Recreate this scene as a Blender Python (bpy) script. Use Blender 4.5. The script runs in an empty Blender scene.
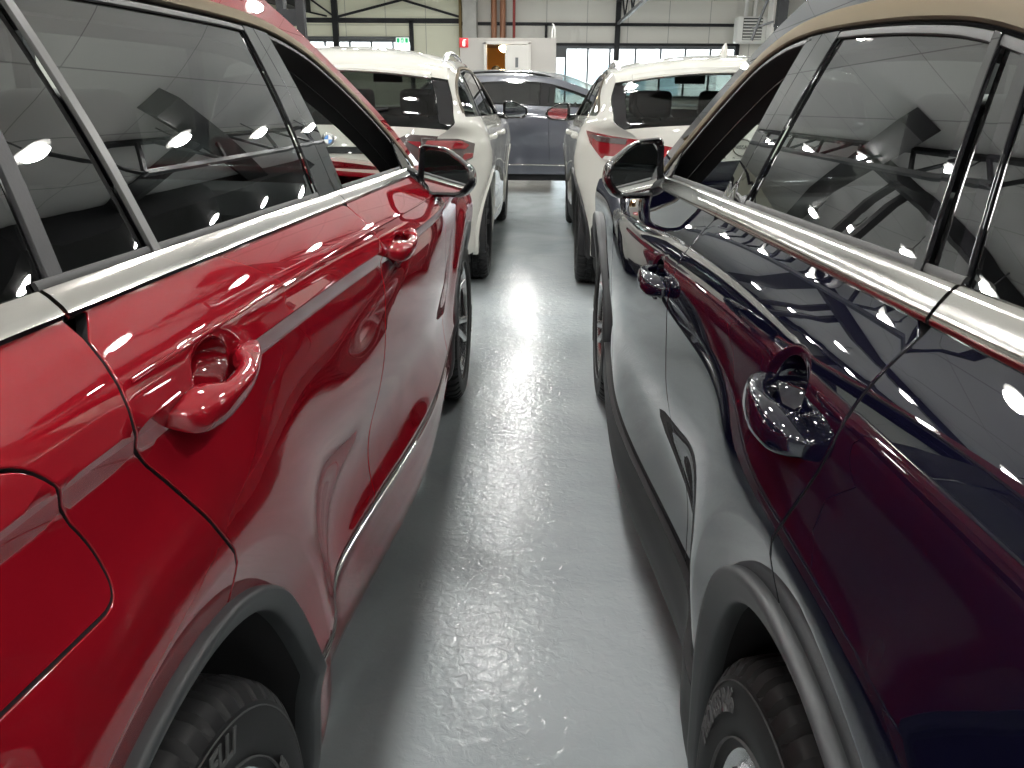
import bpy, bmesh, math, random
import numpy as np
from mathutils import Vector, Matrix, geometry

random.seed(7)
LAMP = 190
scene = bpy.context.scene
COL = scene.collection
R = math.radians

# ------------------------------------------------------------------ materials
def new_mat(name):
    m = bpy.data.materials.new(name); m.use_nodes = True
    nt = m.node_tree
    return m, nt, nt.nodes['Principled BSDF']

def pbr(name, col, rough=.5, metal=0., coat=0., coat_rough=.02, spec=.5, emit=None, estr=0., noise=None, bump=None, flake=0., edge=None):
    m, nt, b = new_mat(name)
    b.inputs['Base Color'].default_value = (*col, 1)
    b.inputs['Roughness'].default_value = rough
    b.inputs['Metallic'].default_value = metal
    b.inputs['Coat Weight'].default_value = coat
    b.inputs['Coat Roughness'].default_value = coat_rough; b.inputs['Coat IOR'].default_value = 1.6
    if edge: b.inputs['Specular Tint'].default_value = (*edge, 1)
    b.inputs['Specular IOR Level'].default_value = spec
    if emit:
        b.inputs['Emission Color'].default_value = (*emit, 1); b.inputs['Emission Strength'].default_value = estr
    tc = nt.nodes.new('ShaderNodeTexCoord')
    if noise:
        scale, amt = noise
        n = nt.nodes.new('ShaderNodeTexNoise'); n.inputs['Scale'].default_value = scale; n.inputs['Detail'].default_value = 4
        nt.links.new(tc.outputs['Object'], n.inputs['Vector'])
        r = nt.nodes.new('ShaderNodeValToRGB')
        r.color_ramp.elements[0].position = .3; r.color_ramp.elements[1].position = .7
        r.color_ramp.elements[0].color = (*[c * (1 - amt) for c in col], 1)
        r.color_ramp.elements[1].color = (*[min(1, c * (1 + amt)) for c in col], 1)
        nt.links.new(n.outputs['Fac'], r.inputs['Fac']); nt.links.new(r.outputs['Color'], b.inputs['Base Color'])
    if flake:
        v = nt.nodes.new('ShaderNodeTexNoise'); v.inputs['Scale'].default_value = 900; v.inputs['Detail'].default_value = 1
        nt.links.new(tc.outputs['Object'], v.inputs['Vector'])
        bp = nt.nodes.new('ShaderNodeBump'); bp.inputs['Strength'].default_value = flake; bp.inputs['Distance'].default_value = .0006
        nt.links.new(v.outputs['Fac'], bp.inputs['Height']); nt.links.new(bp.outputs['Normal'], b.inputs['Normal'])
    if bump:
        scale, st, dist = bump
        v = nt.nodes.new('ShaderNodeTexNoise'); v.inputs['Scale'].default_value = scale; v.inputs['Detail'].default_value = 3
        nt.links.new(tc.outputs['Object'], v.inputs['Vector'])
        bp = nt.nodes.new('ShaderNodeBump'); bp.inputs['Strength'].default_value = st; bp.inputs['Distance'].default_value = dist
        nt.links.new(v.outputs['Fac'], bp.inputs['Height']); nt.links.new(bp.outputs['Normal'], b.inputs['Normal'])
    return m

def glass(name, tint, ior=1.52):
    m = bpy.data.materials.new(name); m.use_nodes = True
    nt = m.node_tree; nt.nodes.clear()
    o = nt.nodes.new('ShaderNodeOutputMaterial'); mx = nt.nodes.new('ShaderNodeMixShader')
    f = nt.nodes.new('ShaderNodeFresnel')   # same mirror strength on both faces of the thin pane
    ge = nt.nodes.new('ShaderNodeNewGeometry'); mi = nt.nodes.new('ShaderNodeMix'); mi.data_type = 'FLOAT'
    nt.links.new(ge.outputs['Backfacing'], mi.inputs[0]); mi.inputs[2].default_value = ior; mi.inputs[3].default_value = 1 / ior; nt.links.new(mi.outputs[0], f.inputs['IOR'])
    t = nt.nodes.new('ShaderNodeBsdfTransparent'); t.inputs['Color'].default_value = (*tint, 1)
    g = nt.nodes.new('ShaderNodeBsdfGlossy'); g.inputs['Roughness'].default_value = 0.0
    nt.links.new(f.outputs['Fac'], mx.inputs['Fac']); nt.links.new(t.outputs[0], mx.inputs[1]); nt.links.new(g.outputs[0], mx.inputs[2])
    nt.links.new(mx.outputs[0], o.inputs['Surface'])
    return m

M = {}
M['red'] = pbr('red_paint', (.19, .004, .009), .42, .0, 1, .008, spec=0)
M['navy'] = pbr('navy_paint', (.0024, .0024, .0085), .40, .0, 1, .008, spec=0)
M['white'] = pbr('white_paint', (.44, .437, .40), .35, 0, 1, .012, spec=0)
M['grey'] = pbr('grey_paint', (.050, .054, .068), .36, .25, 1, .02)
M['black_gloss'] = pbr('gloss_black', (.006, .006, .007), .12, 0, 1, .008, spec=0)
M['black_plastic'] = pbr('black_plastic', (.018, .018, .019), .5, 0, spec=.22, bump=(420, .25, .0006))
M['grey_plastic'] = pbr('grey_plastic', (.038, .041, .043), .46, 0, spec=.35, bump=(600, .2, .0005))
M['rubber'] = pbr('seal_rubber', (.010, .010, .010), .55)
M['chrome'] = pbr('bright_trim', (.50, .487, .455), .14, 1, edge=(.75, .75, .75))
M['satin'] = pbr('satin_trim', (.14, .128, .11), .40, 1, edge=(.38, .355, .32))
M['bar'] = pbr('divider_bar', (.045, .045, .043), .32, 0, spec=.35)
M['alu'] = pbr('alloy_silver', (.60, .60, .61), .24, 1)
M['alu_dark'] = pbr('alloy_anthracite', (.07, .07, .075), .3, .8)
M['tyre'] = pbr('tyre_rubber', (.0075, .0075, .008), .55, 0, spec=.22, bump=(260, .12, .0008))
M['tyre_letter'] = pbr('tyre_lettering', (.055, .055, .055), .6)
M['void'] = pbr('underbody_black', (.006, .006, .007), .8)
M['glass_dark'] = glass('privacy_glass', (.085, .09, .09), 1.95)
M['glass_rear'] = glass('rear_glass', (.15, .17, .16), 1.5)
M['glass_clear'] = glass('clear_glass', (.70, .75, .72), 1.5)
M['glass_mid'] = glass('tinted_glass', (.34, .38, .36), 1.6)
M['mirror'] = pbr('mirror_silver', (.8, .82, .82), .01, 1)
M['seat'] = pbr('seat_leather', (.030, .030, .033), .5, 0, bump=(300, .3, .001))
M['seat_light'] = pbr('seat_fabric_light', (.30, .29, .27), .8)
M['dash'] = pbr('dashboard_plastic', (.045, .045, .048), .5, bump=(500, .3, .0005))
M['headliner'] = pbr('headliner_fabric', (.30, .29, .27), .9)
M['trim_grey'] = pbr('pillar_trim', (.16, .155, .15), .7)
M['lamp_red'] = pbr('lamp_red', (.16, .004, .008), .08, 0, 1, .01)
M['lamp_smoke'] = pbr('lamp_smoke', (.05, .035, .035), .06, 0, 1, .01)
M['lamp_clear'] = pbr('lamp_clear', (.55, .52, .50), .08, .3, 1, .01)
M['paper'] = pbr('paper', (.75, .75, .73), .7)
M['blue'] = pbr('emblem_blue', (.02, .16, .50), .15, 0, 1)
M['emblem_white'] = pbr('emblem_white', (.8, .8, .8), .2, 0, 1)
M['emblem_black'] = pbr('emblem_black', (.01, .01, .012), .15, 0, 1)

# ------------------------------------------------------------------ objects
def link(o, parent=None, label=None, cat=None, group=None, kind=None):
    COL.objects.link(o)
    if parent is not None: o.parent = parent
    if label: o['label'] = label
    if cat: o['category'] = cat
    if group: o['group'] = group
    if kind: o['kind'] = kind
    return o

def empty(name, loc, label, cat, group=None, rz=0):
    o = bpy.data.objects.new(name, None); o.location = loc; o.rotation_euler = (0, 0, rz)
    return link(o, None, label, cat, group)

class MB:
    """collects geometry of ONE mesh"""
    def __init__(s): s.v = []; s.f = []; s.n = None
    def add(s, vs, fs):
        k = len(s.v); s.v += [tuple(v) for v in vs]; s.f += [tuple(i + k for i in f) for f in fs]; return s
    def box(s, c, d, rot=None, bev=0.0, seg=2):
        bm = bmesh.new(); bmesh.ops.create_cube(bm, size=1)
        for v in bm.verts: v.co = Vector((v.co.x * d[0], v.co.y * d[1], v.co.z * d[2]))
        if bev: bmesh.ops.bevel(bm, geom=bm.edges[:], offset=min(bev, min(d) * .45), segments=seg, profile=.6, affect='EDGES')
        mt = Matrix.Translation(c)
        if rot is not None: mt = mt @ rot.to_4x4()
        vs = [mt @ v.co for v in bm.verts]; bm.verts.index_update()
        fs = [[v.index for v in f.verts] for f in bm.faces]; bm.free()
        return s.add(vs, fs)
    def bar(s, a, b, w, h, up=(0, 0, 1)):
        a, b = Vector(a), Vector(b); d = b - a; L = d.length; y = d.normalized()
        x = y.cross(Vector(up))
        if x.length < 1e-4: x = y.cross(Vector((1, 0, 0)))
        x.normalize(); z = x.cross(y)
        rot = Matrix((x, y, z)).transposed()
        return s.box((a + b) / 2, (w, L, h), rot)
    def tube(s, pts, r, n=10, caps=True):
        pts = [Vector(p) for p in pts]; rs = r if isinstance(r, (list, tuple)) else [r] * len(pts)
        vs = []; up = None
        for i, p in enumerate(pts):
            t = (pts[min(i + 1, len(pts) - 1)] - pts[max(i - 1, 0)]).normalized()
            if up is None: up = t.orthogonal().normalized()
            up = (up - t * up.dot(t)).normalized(); q = t.cross(up)
            for k in range(n):
                a = 2 * math.pi * k / n; vs.append(p + (up * math.cos(a) + q * math.sin(a)) * rs[i])
        fs = []
        for i in range(len(pts) - 1):
            for k in range(n):
                fs.append((i * n + k, i * n + (k + 1) % n, (i + 1) * n + (k + 1) % n, (i + 1) * n + k))
        if caps: fs += [tuple(range(n))[::-1], tuple((len(pts) - 1) * n + k for k in range(n))]
        return s.add(vs, fs)
    def lathe(s, prof, n=64, c=(0, 0, 0), axis='x', mod=None, closed=False):
        """prof: (along axis, radius)"""
        vs = []
        for k in range(n):
            a = 2 * math.pi * k / n
            for j, (h, r) in enumerate(prof):
                if mod: h, r = mod(k, j, h, r)
                p = (h, r * math.cos(a), r * math.sin(a)) if axis == 'x' else (r * math.cos(a), r * math.sin(a), h)
                vs.append((p[0] + c[0], p[1] + c[1], p[2] + c[2]))
        m = len(prof); fs = []
        for k in range(n):
            for j in range(m if closed else m - 1):
                a, b = k * m + j, k * m + (j + 1) % m; c_, d = ((k + 1) % n) * m + (j + 1) % m, ((k + 1) % n) * m + j
                fs.append((a, b, c_, d))
        return s.add(vs, fs)
    def loft(s, rings, caps=True, closed=True):
        n = len(rings[0]); vs = [p for r in rings for p in r]; fs = []
        for i in range(len(rings) - 1):
            for k in range(n if closed else n - 1):
                fs.append((i * n + k, i * n + (k + 1) % n, (i + 1) * n + (k + 1) % n, (i + 1) * n + k))
        if caps and closed: fs += [tuple(range(n))[::-1], tuple((len(rings) - 1) * n + k for k in range(n))]
        return s.add(vs, fs)
    def build(s, name, mat, parent=None, smooth=True, angle=35, loc=None, **kw):
        me = bpy.data.meshes.new(name); me.from_pydata([tuple(v) for v in s.v], [], s.f)
        if s.n is None:
            bm = bmesh.new(); bm.from_mesh(me)
            bmesh.ops.recalc_face_normals(bm, faces=bm.faces[:]); bm.to_mesh(me); bm.free()
        if smooth:
            me.polygons.foreach_set('use_smooth', [True] * len(me.polygons))
            if s.n is not None: me.normals_split_custom_set_from_vertices(s.n)
            else: me.set_sharp_from_angle(angle=R(angle))
        me.materials.append(M[mat] if isinstance(mat, str) else mat); me.update()
        o = bpy.data.objects.new(name, me)
        if loc is not None: o.location = loc
        return link(o, parent, **kw)

def text_mesh(txt, size, depth=.002, bold=0.0):
    cu = bpy.data.curves.new('text', 'FONT'); cu.body = txt; cu.size = size; cu.extrude = depth; cu.offset = bold
    cu.align_x = 'CENTER'; cu.align_y = 'CENTER'
    ob = bpy.data.objects.new('text', cu); COL.objects.link(ob)
    dg = bpy.context.evaluated_depsgraph_get(); me = bpy.data.meshes.new_from_object(ob.evaluated_get(dg))
    vs = [v.co.copy() for v in me.vertices]; fs = [tuple(p.vertices) for p in me.polygons]
    bpy.data.objects.remove(ob); bpy.data.curves.remove(cu); bpy.data.meshes.remove(me)
    return vs, fs

# ------------------------------------------------------------------ curve helpers
def pchip(pts):
    n = len(pts); T = [p[0] for p in pts]; V = [p[1] for p in pts]; K = [len(p) > 2 and p[2] for p in pts]
    d = [(V[i + 1] - V[i]) / (T[i + 1] - T[i]) for i in range(n - 1)]
    def slope(i, side):
        if i == 0: return d[0]
        if i == n - 1: return d[-1]
        if K[i]: return d[i - 1] if side < 0 else d[i]
        h0 = T[i] - T[i - 1]; h1 = T[i + 1] - T[i]
        return (d[i - 1] * h1 + d[i] * h0) / (h0 + h1)
    segs = [(T[i], T[i + 1], V[i], V[i + 1], slope(i, 1), slope(i + 1, -1)) for i in range(n - 1)]
    def f(t):
        if t <= T[0]: return V[0] + d[0] * (t - T[0])
        if t >= T[-1]: return V[-1] + d[-1] * (t - T[-1])
        lo, hi = 0, n - 2
        while lo < hi:
            m = (lo + hi) // 2
            if t > T[m + 1]: lo = m + 1
            else: hi = m
        a, b, v0, v1, m0, m1 = segs[lo]; h = b - a; x = (t - a) / h
        return (2*x**3 - 3*x*x + 1) * v0 + (x**3 - 2*x*x + x) * h * m0 + (-2*x**3 + 3*x*x) * v1 + (x**3 - x*x) * h * m1
    return f

def sstep(a, b, t):
    t = min(1, max(0, (t - a) / (b - a))); return t * t * (3 - 2 * t)

def crom(pts, step=.03):
    """Catmull-Rom through 2D points"""
    P = [np.array(p, float) for p in pts]; out = []
    for i in range(len(P) - 1):
        p0 = P[max(i - 1, 0)]; p1 = P[i]; p2 = P[i + 1]; p3 = P[min(i + 2, len(P) - 1)]
        n = max(1, int(np.linalg.norm(p2 - p1) / step))
        d1 = max(1e-6, np.linalg.norm(p1 - p0)) ** .5; d2 = max(1e-6, np.linalg.norm(p2 - p1)) ** .5; d3 = max(1e-6, np.linalg.norm(p3 - p2)) ** .5
        m1 = (p2 - p1) if i == 0 else d2 * ((p1 - p0) / d1 - (p2 - p0) / (d1 + d2) + (p2 - p1) / d2)
        m2 = (p2 - p1) if i == len(P) - 2 else d2 * ((p2 - p1) / d2 - (p3 - p1) / (d2 + d3) + (p3 - p2) / d3)
        for k in range(n):
            t = k / n
            out.append(tuple((2*t**3 - 3*t*t + 1) * p1 + (t**3 - 2*t*t + t) * m1 + (-2*t**3 + 3*t*t) * p2 + (t**3 - t*t) * m2))
    out.append(tuple(P[-1])); return out

def lerp_at(pts, a):
    """piecewise linear b(a) of a polyline monotone in a"""
    ps = sorted(pts)
    if a <= ps[0][0]: return ps[0][1]
    for (a0, b0), (a1, b1) in zip(ps, ps[1:]):
        if a <= a1: return b0 + (b1 - b0) * (a - a0) / max(1e-9, a1 - a0)
    return ps[-1][1]

def densify(loop, step, closed=True):
    out = []; n = len(loop)
    for i in range(n if closed else n - 1):
        a, b = loop[i], loop[(i + 1) % n]; L = math.hypot(b[0] - a[0], b[1] - a[1])
        if L < 1e-5: continue
        k = max(1, int(math.ceil(L / step)))
        for j in range(k): out.append((a[0] + (b[0] - a[0]) * j / k, a[1] + (b[1] - a[1]) * j / k))
    if not closed: out.append(loop[-1])
    return out

def area2(l): return sum(l[i][0] * l[(i + 1) % len(l)][1] - l[(i + 1) % len(l)][0] * l[i][1] for i in range(len(l)))

def inset(loop, g):
    n = len(loop); out = []
    for i in range(n):
        p, a, b = np.array(loop[i]), np.array(loop[i - 1]), np.array(loop[(i + 1) % n])
        d1 = p - a; d2 = b - p; d1 = d1 / max(1e-9, np.linalg.norm(d1)); d2 = d2 / max(1e-9, np.linalg.norm(d2))
        n1 = np.array((-d1[1], d1[0])); n2 = np.array((-d2[1], d2[0])); m = n1 + n2; L = m @ m
        if L < .3: m = n1; L = 1; s = 1
        else: s = 2 / L
        out.append(tuple(p + m * s * g))
    return out

def in_poly(pts, loop):
    x, y = pts[:, 0], pts[:, 1]; c = np.zeros(len(pts), bool); n = len(loop)
    for i in range(n):
        x0, y0 = loop[i]; x1, y1 = loop[(i + 1) % n]
        if y0 == y1: continue
        k = ((y0 > y) != (y1 > y)) & (x < (x1 - x0) * (y - y0) / (y1 - y0) + x0); c ^= k
    return c

def dist_loop(pts, loop):
    d = np.full(len(pts), 1e9); n = len(loop)
    for i in range(n):
        a = np.array(loop[i]); b = np.array(loop[(i + 1) % n]); ab = b - a; L = ab @ ab
        t = np.clip(((pts - a) @ ab) / max(L, 1e-12), 0, 1); q = a + t[:, None] * ab
        d = np.minimum(d, np.hypot(pts[:, 0] - q[:, 0], pts[:, 1] - q[:, 1]))
    return d

def normal_at(P, a, b, h=9e-4):
    p = Vector(P(a, b)); u = Vector(P(a + h, b)) - Vector(P(a - h, b)); v = Vector(P(a, b + h)) - Vector(P(a, b - h))
    n = u.cross(v)
    if n.length < 1e-14: n = Vector((0, 0, 1))
    n.normalize()
    ref = Vector((p.x, p.y - min(max(p.y, .1), 2.6), (p.z - .72)))
    if abs(p.z - .72) < .33 : ref.z *= .3
    if n.dot(ref) < 0: n = -n
    return p, n

def panel(name, P, outline, mat, parent, step=.035, rows=None, gap=.002, off=0., flange=.014, holes=(), extra=(), lip=.0016, dens=.022, cups=(), gap_shade=False, **kw):
    loops = []
    lo = densify(outline, dens)
    if area2(lo) < 0: lo = lo[::-1]
    loops.append(inset(lo, gap))
    for h in holes:
        hl = densify(h, dens)
        if area2(hl) > 0: hl = hl[::-1]
        loops.append(inset(hl, gap))
    A = np.array(loops[0]); a0, b0 = A.min(0); a1, b1 = A.max(0)
    g = []
    bl = rows if rows is not None else list(np.arange(b0, b1, step))
    for j, b in enumerate(bl):
        if b0 < b < b1:
            for a in np.arange(a0 + step / 2, a1, step): g.append((a, b))
    g = [p for p in g if all(((p[0] - c[0]) / c[2]) ** 2 + ((p[1] - c[1]) / c[3]) ** 2 > 2.1 for c in cups)]
    g += list(extra)
    g = np.array(g) if g else np.zeros((0, 2))
    if len(g):
        k = in_poly(g, loops[0]); g = g[k]
    for l in loops[1:]:
        if len(g): g = g[~in_poly(g, l)]
    for l in loops:
        if len(g): g = g[dist_loop(g, l) > .0035]
    vs = []; es = []
    for l in loops:
        k = len(vs); vs += l; es += [(k + i, k + (i + 1) % len(l)) for i in range(len(l))]
    vs += [tuple(p) for p in g]
    cv, ce, cf, *_ = geometry.delaunay_2d_cdt([Vector(v) for v in vs], es, [], 0, 1e-6)
    C2 = np.array([tuple(v) for v in cv]); T = [tuple(f) for f in cf if len(f) == 3]
    cen = np.array([C2[list(t)].mean(0) for t in T]); keep = in_poly(cen, loops[0])
    for l in loops[1:]: keep &= ~in_poly(cen, l)
    T = [t for t, k in zip(T, keep) if k]
    pos = []; nor = []
    for a, b in C2:
        p, n = normal_at(P, a, b); pos.append(p + n * off); nor.append(n)
    faces = []; cnt = {}
    vote = 0.
    for t in T:
        p0, p1, p2 = (pos[i] for i in t); vote += (p1 - p0).cross(p2 - p0).dot(nor[t[0]] + nor[t[1]] + nor[t[2]])
    for t in T:
        (xa, ya), (xb, yb), (xc, yc_) = (C2[i] for i in t)
        if ((xb - xa) * (yc_ - ya) - (xc - xa) * (yb - ya) < 0) != (vote < 0): t = (t[0], t[2], t[1])
        faces.append(t)
        for i in range(3):
            e = (t[i], t[(i + 1) % 3]); cnt[tuple(sorted(e))] = cnt.get(tuple(sorted(e)), []) + [e]
    mb = MB(); mb.n = []
    bed = [v[0] for v in cnt.values() if len(v) == 1]
    out = {}
    for a, b in bed:
        d = (pos[b] - pos[a]).normalized(); o = d.cross((nor[a] + nor[b]).normalized())
        for i in (a, b): out[i] = out.get(i, Vector()) + o
    mb.v = [tuple(p) for p in pos]; mb.n = [tuple(n) for n in nor]; mb.f = list(faces)
    r1 = {}; r2 = {}; dark = []
    if flange:
        for i, o in out.items():
            o = o.normalized() if o.length > 1e-6 else nor[i]
            p = pos[i] + o * lip - nor[i] * lip
            r1[i] = len(mb.v); mb.v.append(tuple(p)); mb.n.append(tuple((o + nor[i] * .15).normalized()))
            r2[i] = len(mb.v); mb.v.append(tuple(p - nor[i] * flange)); mb.n.append(tuple(o))
        for a, b in bed:
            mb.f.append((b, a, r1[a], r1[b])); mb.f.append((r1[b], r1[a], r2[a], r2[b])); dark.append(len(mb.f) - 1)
    # drop unused verts
    used = sorted({i for f in mb.f for i in f}); mp = {i: k for k, i in enumerate(used)}
    mb.v = [mb.v[i] for i in used]; mb.n = [mb.n[i] for i in used]; mb.f = [tuple(mp[i] for i in f) for f in mb.f]
    o = mb.build(name, mat, parent, **kw)
    if gap_shade:
        o.data.materials.append(M['void'])  # inner flange faces coloured black to stand in for shade in the gaps
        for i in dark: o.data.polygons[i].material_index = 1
    return o

def strip(name, pts, nors, width, height, mat, parent, sec=None, **kw):
    """swept trim strip; pts 3D, nors surface normals"""
    sec = sec or [(-.5, -.3), (-.5, .35), (-.42, .8), (-.2, 1), (.2, 1), (.42, .8), (.5, .35), (.5, -.3)]
    rings = []
    for i, p in enumerate(pts):
        p = Vector(p); t = (Vector(pts[min(i + 1, len(pts) - 1)]) - Vector(pts[max(i - 1, 0)])).normalized()
        n = Vector(nors[i]); n = (n - t * n.dot(t)).normalized(); b = t.cross(n)
        w = width[i] if isinstance(width, (list, tuple)) else width
        rings.append([p + b * (x * w) + n * (h * height) for x, h in sec])
    mb = MB(); mb.loft(rings)
    return mb.build(name, mat, parent, **kw)

def on(P, curve, off=0., step=.025):
    pts = []; ns = []
    for a, b in densify(curve, step, False):
        p, n = normal_at(P, a, b, 3e-3); pts.append(p + n * off); ns.append(n)
    return pts, ns
# ------------------------------------------------------------------ car body surfaces
class Side:
    def __init__(s, prof, rise, yref, wb, yrear, yfront, flare=.03, tr=.5, tf=.75, dr=.17, df=.24, bow=.04, tuck=.05, arch=.40):
        s.prof = pchip(prof); s.rise = rise; s.yref = yref; s.wb = wb; s.yr = yrear; s.yf = yfront
        s.flare = flare; s.tr = tr; s.tf = tf; s.dr = dr; s.df = df; s.bow = bow; s.tuck = tuck; s.arch = arch; s.cups = []; s.arches = [(0, .345, arch + .06), (wb, .345, arch + .06)]
    def z(s, y, b): return b + s.rise * (s.yref - y) * sstep(.40, 1.0, b)
    def b(s, y, z):
        b = z
        for _ in range(10): b = z - s.rise * (s.yref - y) * sstep(.40, 1.0, b)
        return b
    def w(s, y, b):
        v = s.prof(b); z = s.z(y, b)
        g = 0; e = 0
        for yc, zc, r1 in s.arches:
            r = math.hypot(y - yc, z - zc)
            if r < r1: f = max(0., 1 - (r1 - r) / .10)
            else: f = math.exp(-((r - r1) / .13) ** 2)
            e = max(e, f); g = max(g, math.exp(-(max(0, r - r1) / .14) ** 2))
        v += s.flare * e * (1 - sstep(.86, .97, b)) * sstep(.40, .62, z)
        v += s.bow * math.exp(-((y - 1.5) / .75) ** 2) * (1 - sstep(.97, 1.1, b))
        v -= s.tuck * (1 - g) * (1 - sstep(.55, 1.7, y)) * (1 - sstep(.48, .80, b)) * sstep(-.05, .60, y)
        c = .55 if b > 1.06 else 1.0 - .45 * sstep(.95, 1.06, b)
        t = (s.yr + s.tr - y) / s.tr
        if t > 0: v -= s.dr * (t ** 2.6) * c
        t = (y - (s.yf - s.tf)) / s.tf
        if t > 0: v -= s.df * (t ** 2.2)
        for yc, bc, ry, rb, dp in s.cups:
            q = ((y - yc) / ry) ** 2 + ((b - bc) / rb) ** 2
            if q < 1.9:
                k = 1 - sstep(1.0, 1.9, q); r_ = rb * 1.38; a_, b_ = s.prof(bc - r_), s.prof(bc + r_); t = (b - bc + r_) / (2 * r_)
                v += k * (a_ + (b_ - a_) * t - s.prof(b))
                if q < 1: v -= dp * min(1, (1 - q) * 1.35) ** .72
        return v
    def P(s, sg): return lambda y, b: (sg * s.w(y, b), y, s.z(y, b))
    def c(s, pts): return [(y, s.b(y, z)) for y, z in pts]

class Top:
    def __init__(s, side, edge, crown, step=.03):
        # edge: (y,z,tag); crown: (tag position) list of (u fraction handled through tags)
        raw = [(e[0], e[1]) for e in edge]; s.E = crom(raw, step)
        A = np.array(s.E); d = np.hypot(*(A[1:] - A[:-1]).T); s.U = np.concatenate([[0], np.cumsum(d)])
        s.tag = {}
        for e in edge:
            i = int(np.argmin(np.hypot(A[:, 0] - e[0], A[:, 1] - e[1])))
            if len(e) > 2: s.tag[e[2]] = s.U[i]
        s.A = A; s.side = side
        T = np.gradient(A, s.U, axis=0); T /= np.linalg.norm(T, axis=1)[:, None]
        for _ in range(3): T[1:-1] = (T[:-2] + 2 * T[1:-1] + T[2:]) / 4
        s.N = np.c_[-T[:, 1], T[:, 0]]   # left of travel direction: outward when going rear -> roof -> front
        s.cr = pchip([(s.tag[t], v) for t, v in crown])
        s.W = np.array([side.w(y, side.b(y, z)) for y, z in s.E])
    def at(s, u):
        return (np.interp(u, s.U, s.A[:, 0]), np.interp(u, s.U, s.A[:, 1]), np.interp(u, s.U, s.N[:, 0]), np.interp(u, s.U, s.N[:, 1]), np.interp(u, s.U, s.W))
    def uz(s, z, lo, hi):
        k = (s.U >= lo) & (s.U <= hi); i = np.argmin(abs(s.A[k][:, 1] - z)); return s.U[k][i]
    def P(s, u, vv):
        v = vv / .75; y, z, ny, nz, w = s.at(u); k = float(s.cr(u)) * (1 - min(1.3, abs(v)) ** 2.2)
        return (v * w, y + ny * k, z + nz * k)

def arc(yc, zc, r, a0, a1, n=40):
    return [(yc + r * math.cos(R(a0 + (a1 - a0) * i / n)), zc + r * math.sin(R(a0 + (a1 - a0) * i / n))) for i in range(n + 1)]

def clip_line(poly, p, q):
    """keep the side of the directed line p->q that lies to its right"""
    out = []; f = lambda a: (q[0] - p[0]) * (a[1] - p[1]) - (q[1] - p[1]) * (a[0] - p[0])
    for i in range(len(poly)):
        a, b = poly[i], poly[(i + 1) % len(poly)]; fa, fb = f(a), f(b)
        if fa <= 0: out.append(a)
        if (fa < 0 < fb) or (fb < 0 < fa):
            t = fa / (fa - fb); out.append((a[0] + (b[0] - a[0]) * t, a[1] + (b[1] - a[1]) * t))
    return out

def region(dlo, back=None, front=None):
    p = list(dlo)
    if back: p = clip_line(p, back[0], back[1])
    if front: p = clip_line(p, front[1], front[0])
    return p

def shift(line, d): return [(y + d, z) for y, z in line]

def rounded(pts, r=.02, n=5):
    out = []; N = len(pts)
    for i in range(N):
        p, a, b = np.array(pts[i]), np.array(pts[i - 1]), np.array(pts[(i + 1) % N])
        da = a - p; db = b - p; la = np.linalg.norm(da); lb = np.linalg.norm(db); rr = min(r, la * .45, lb * .45)
        s = p + da / la * rr; e = p + db / lb * rr
        for k in range(n + 1):
            t = k / n; out.append(tuple((1 - t) ** 2 * s + 2 * t * (1 - t) * p + t * t * e))
    return out

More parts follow.
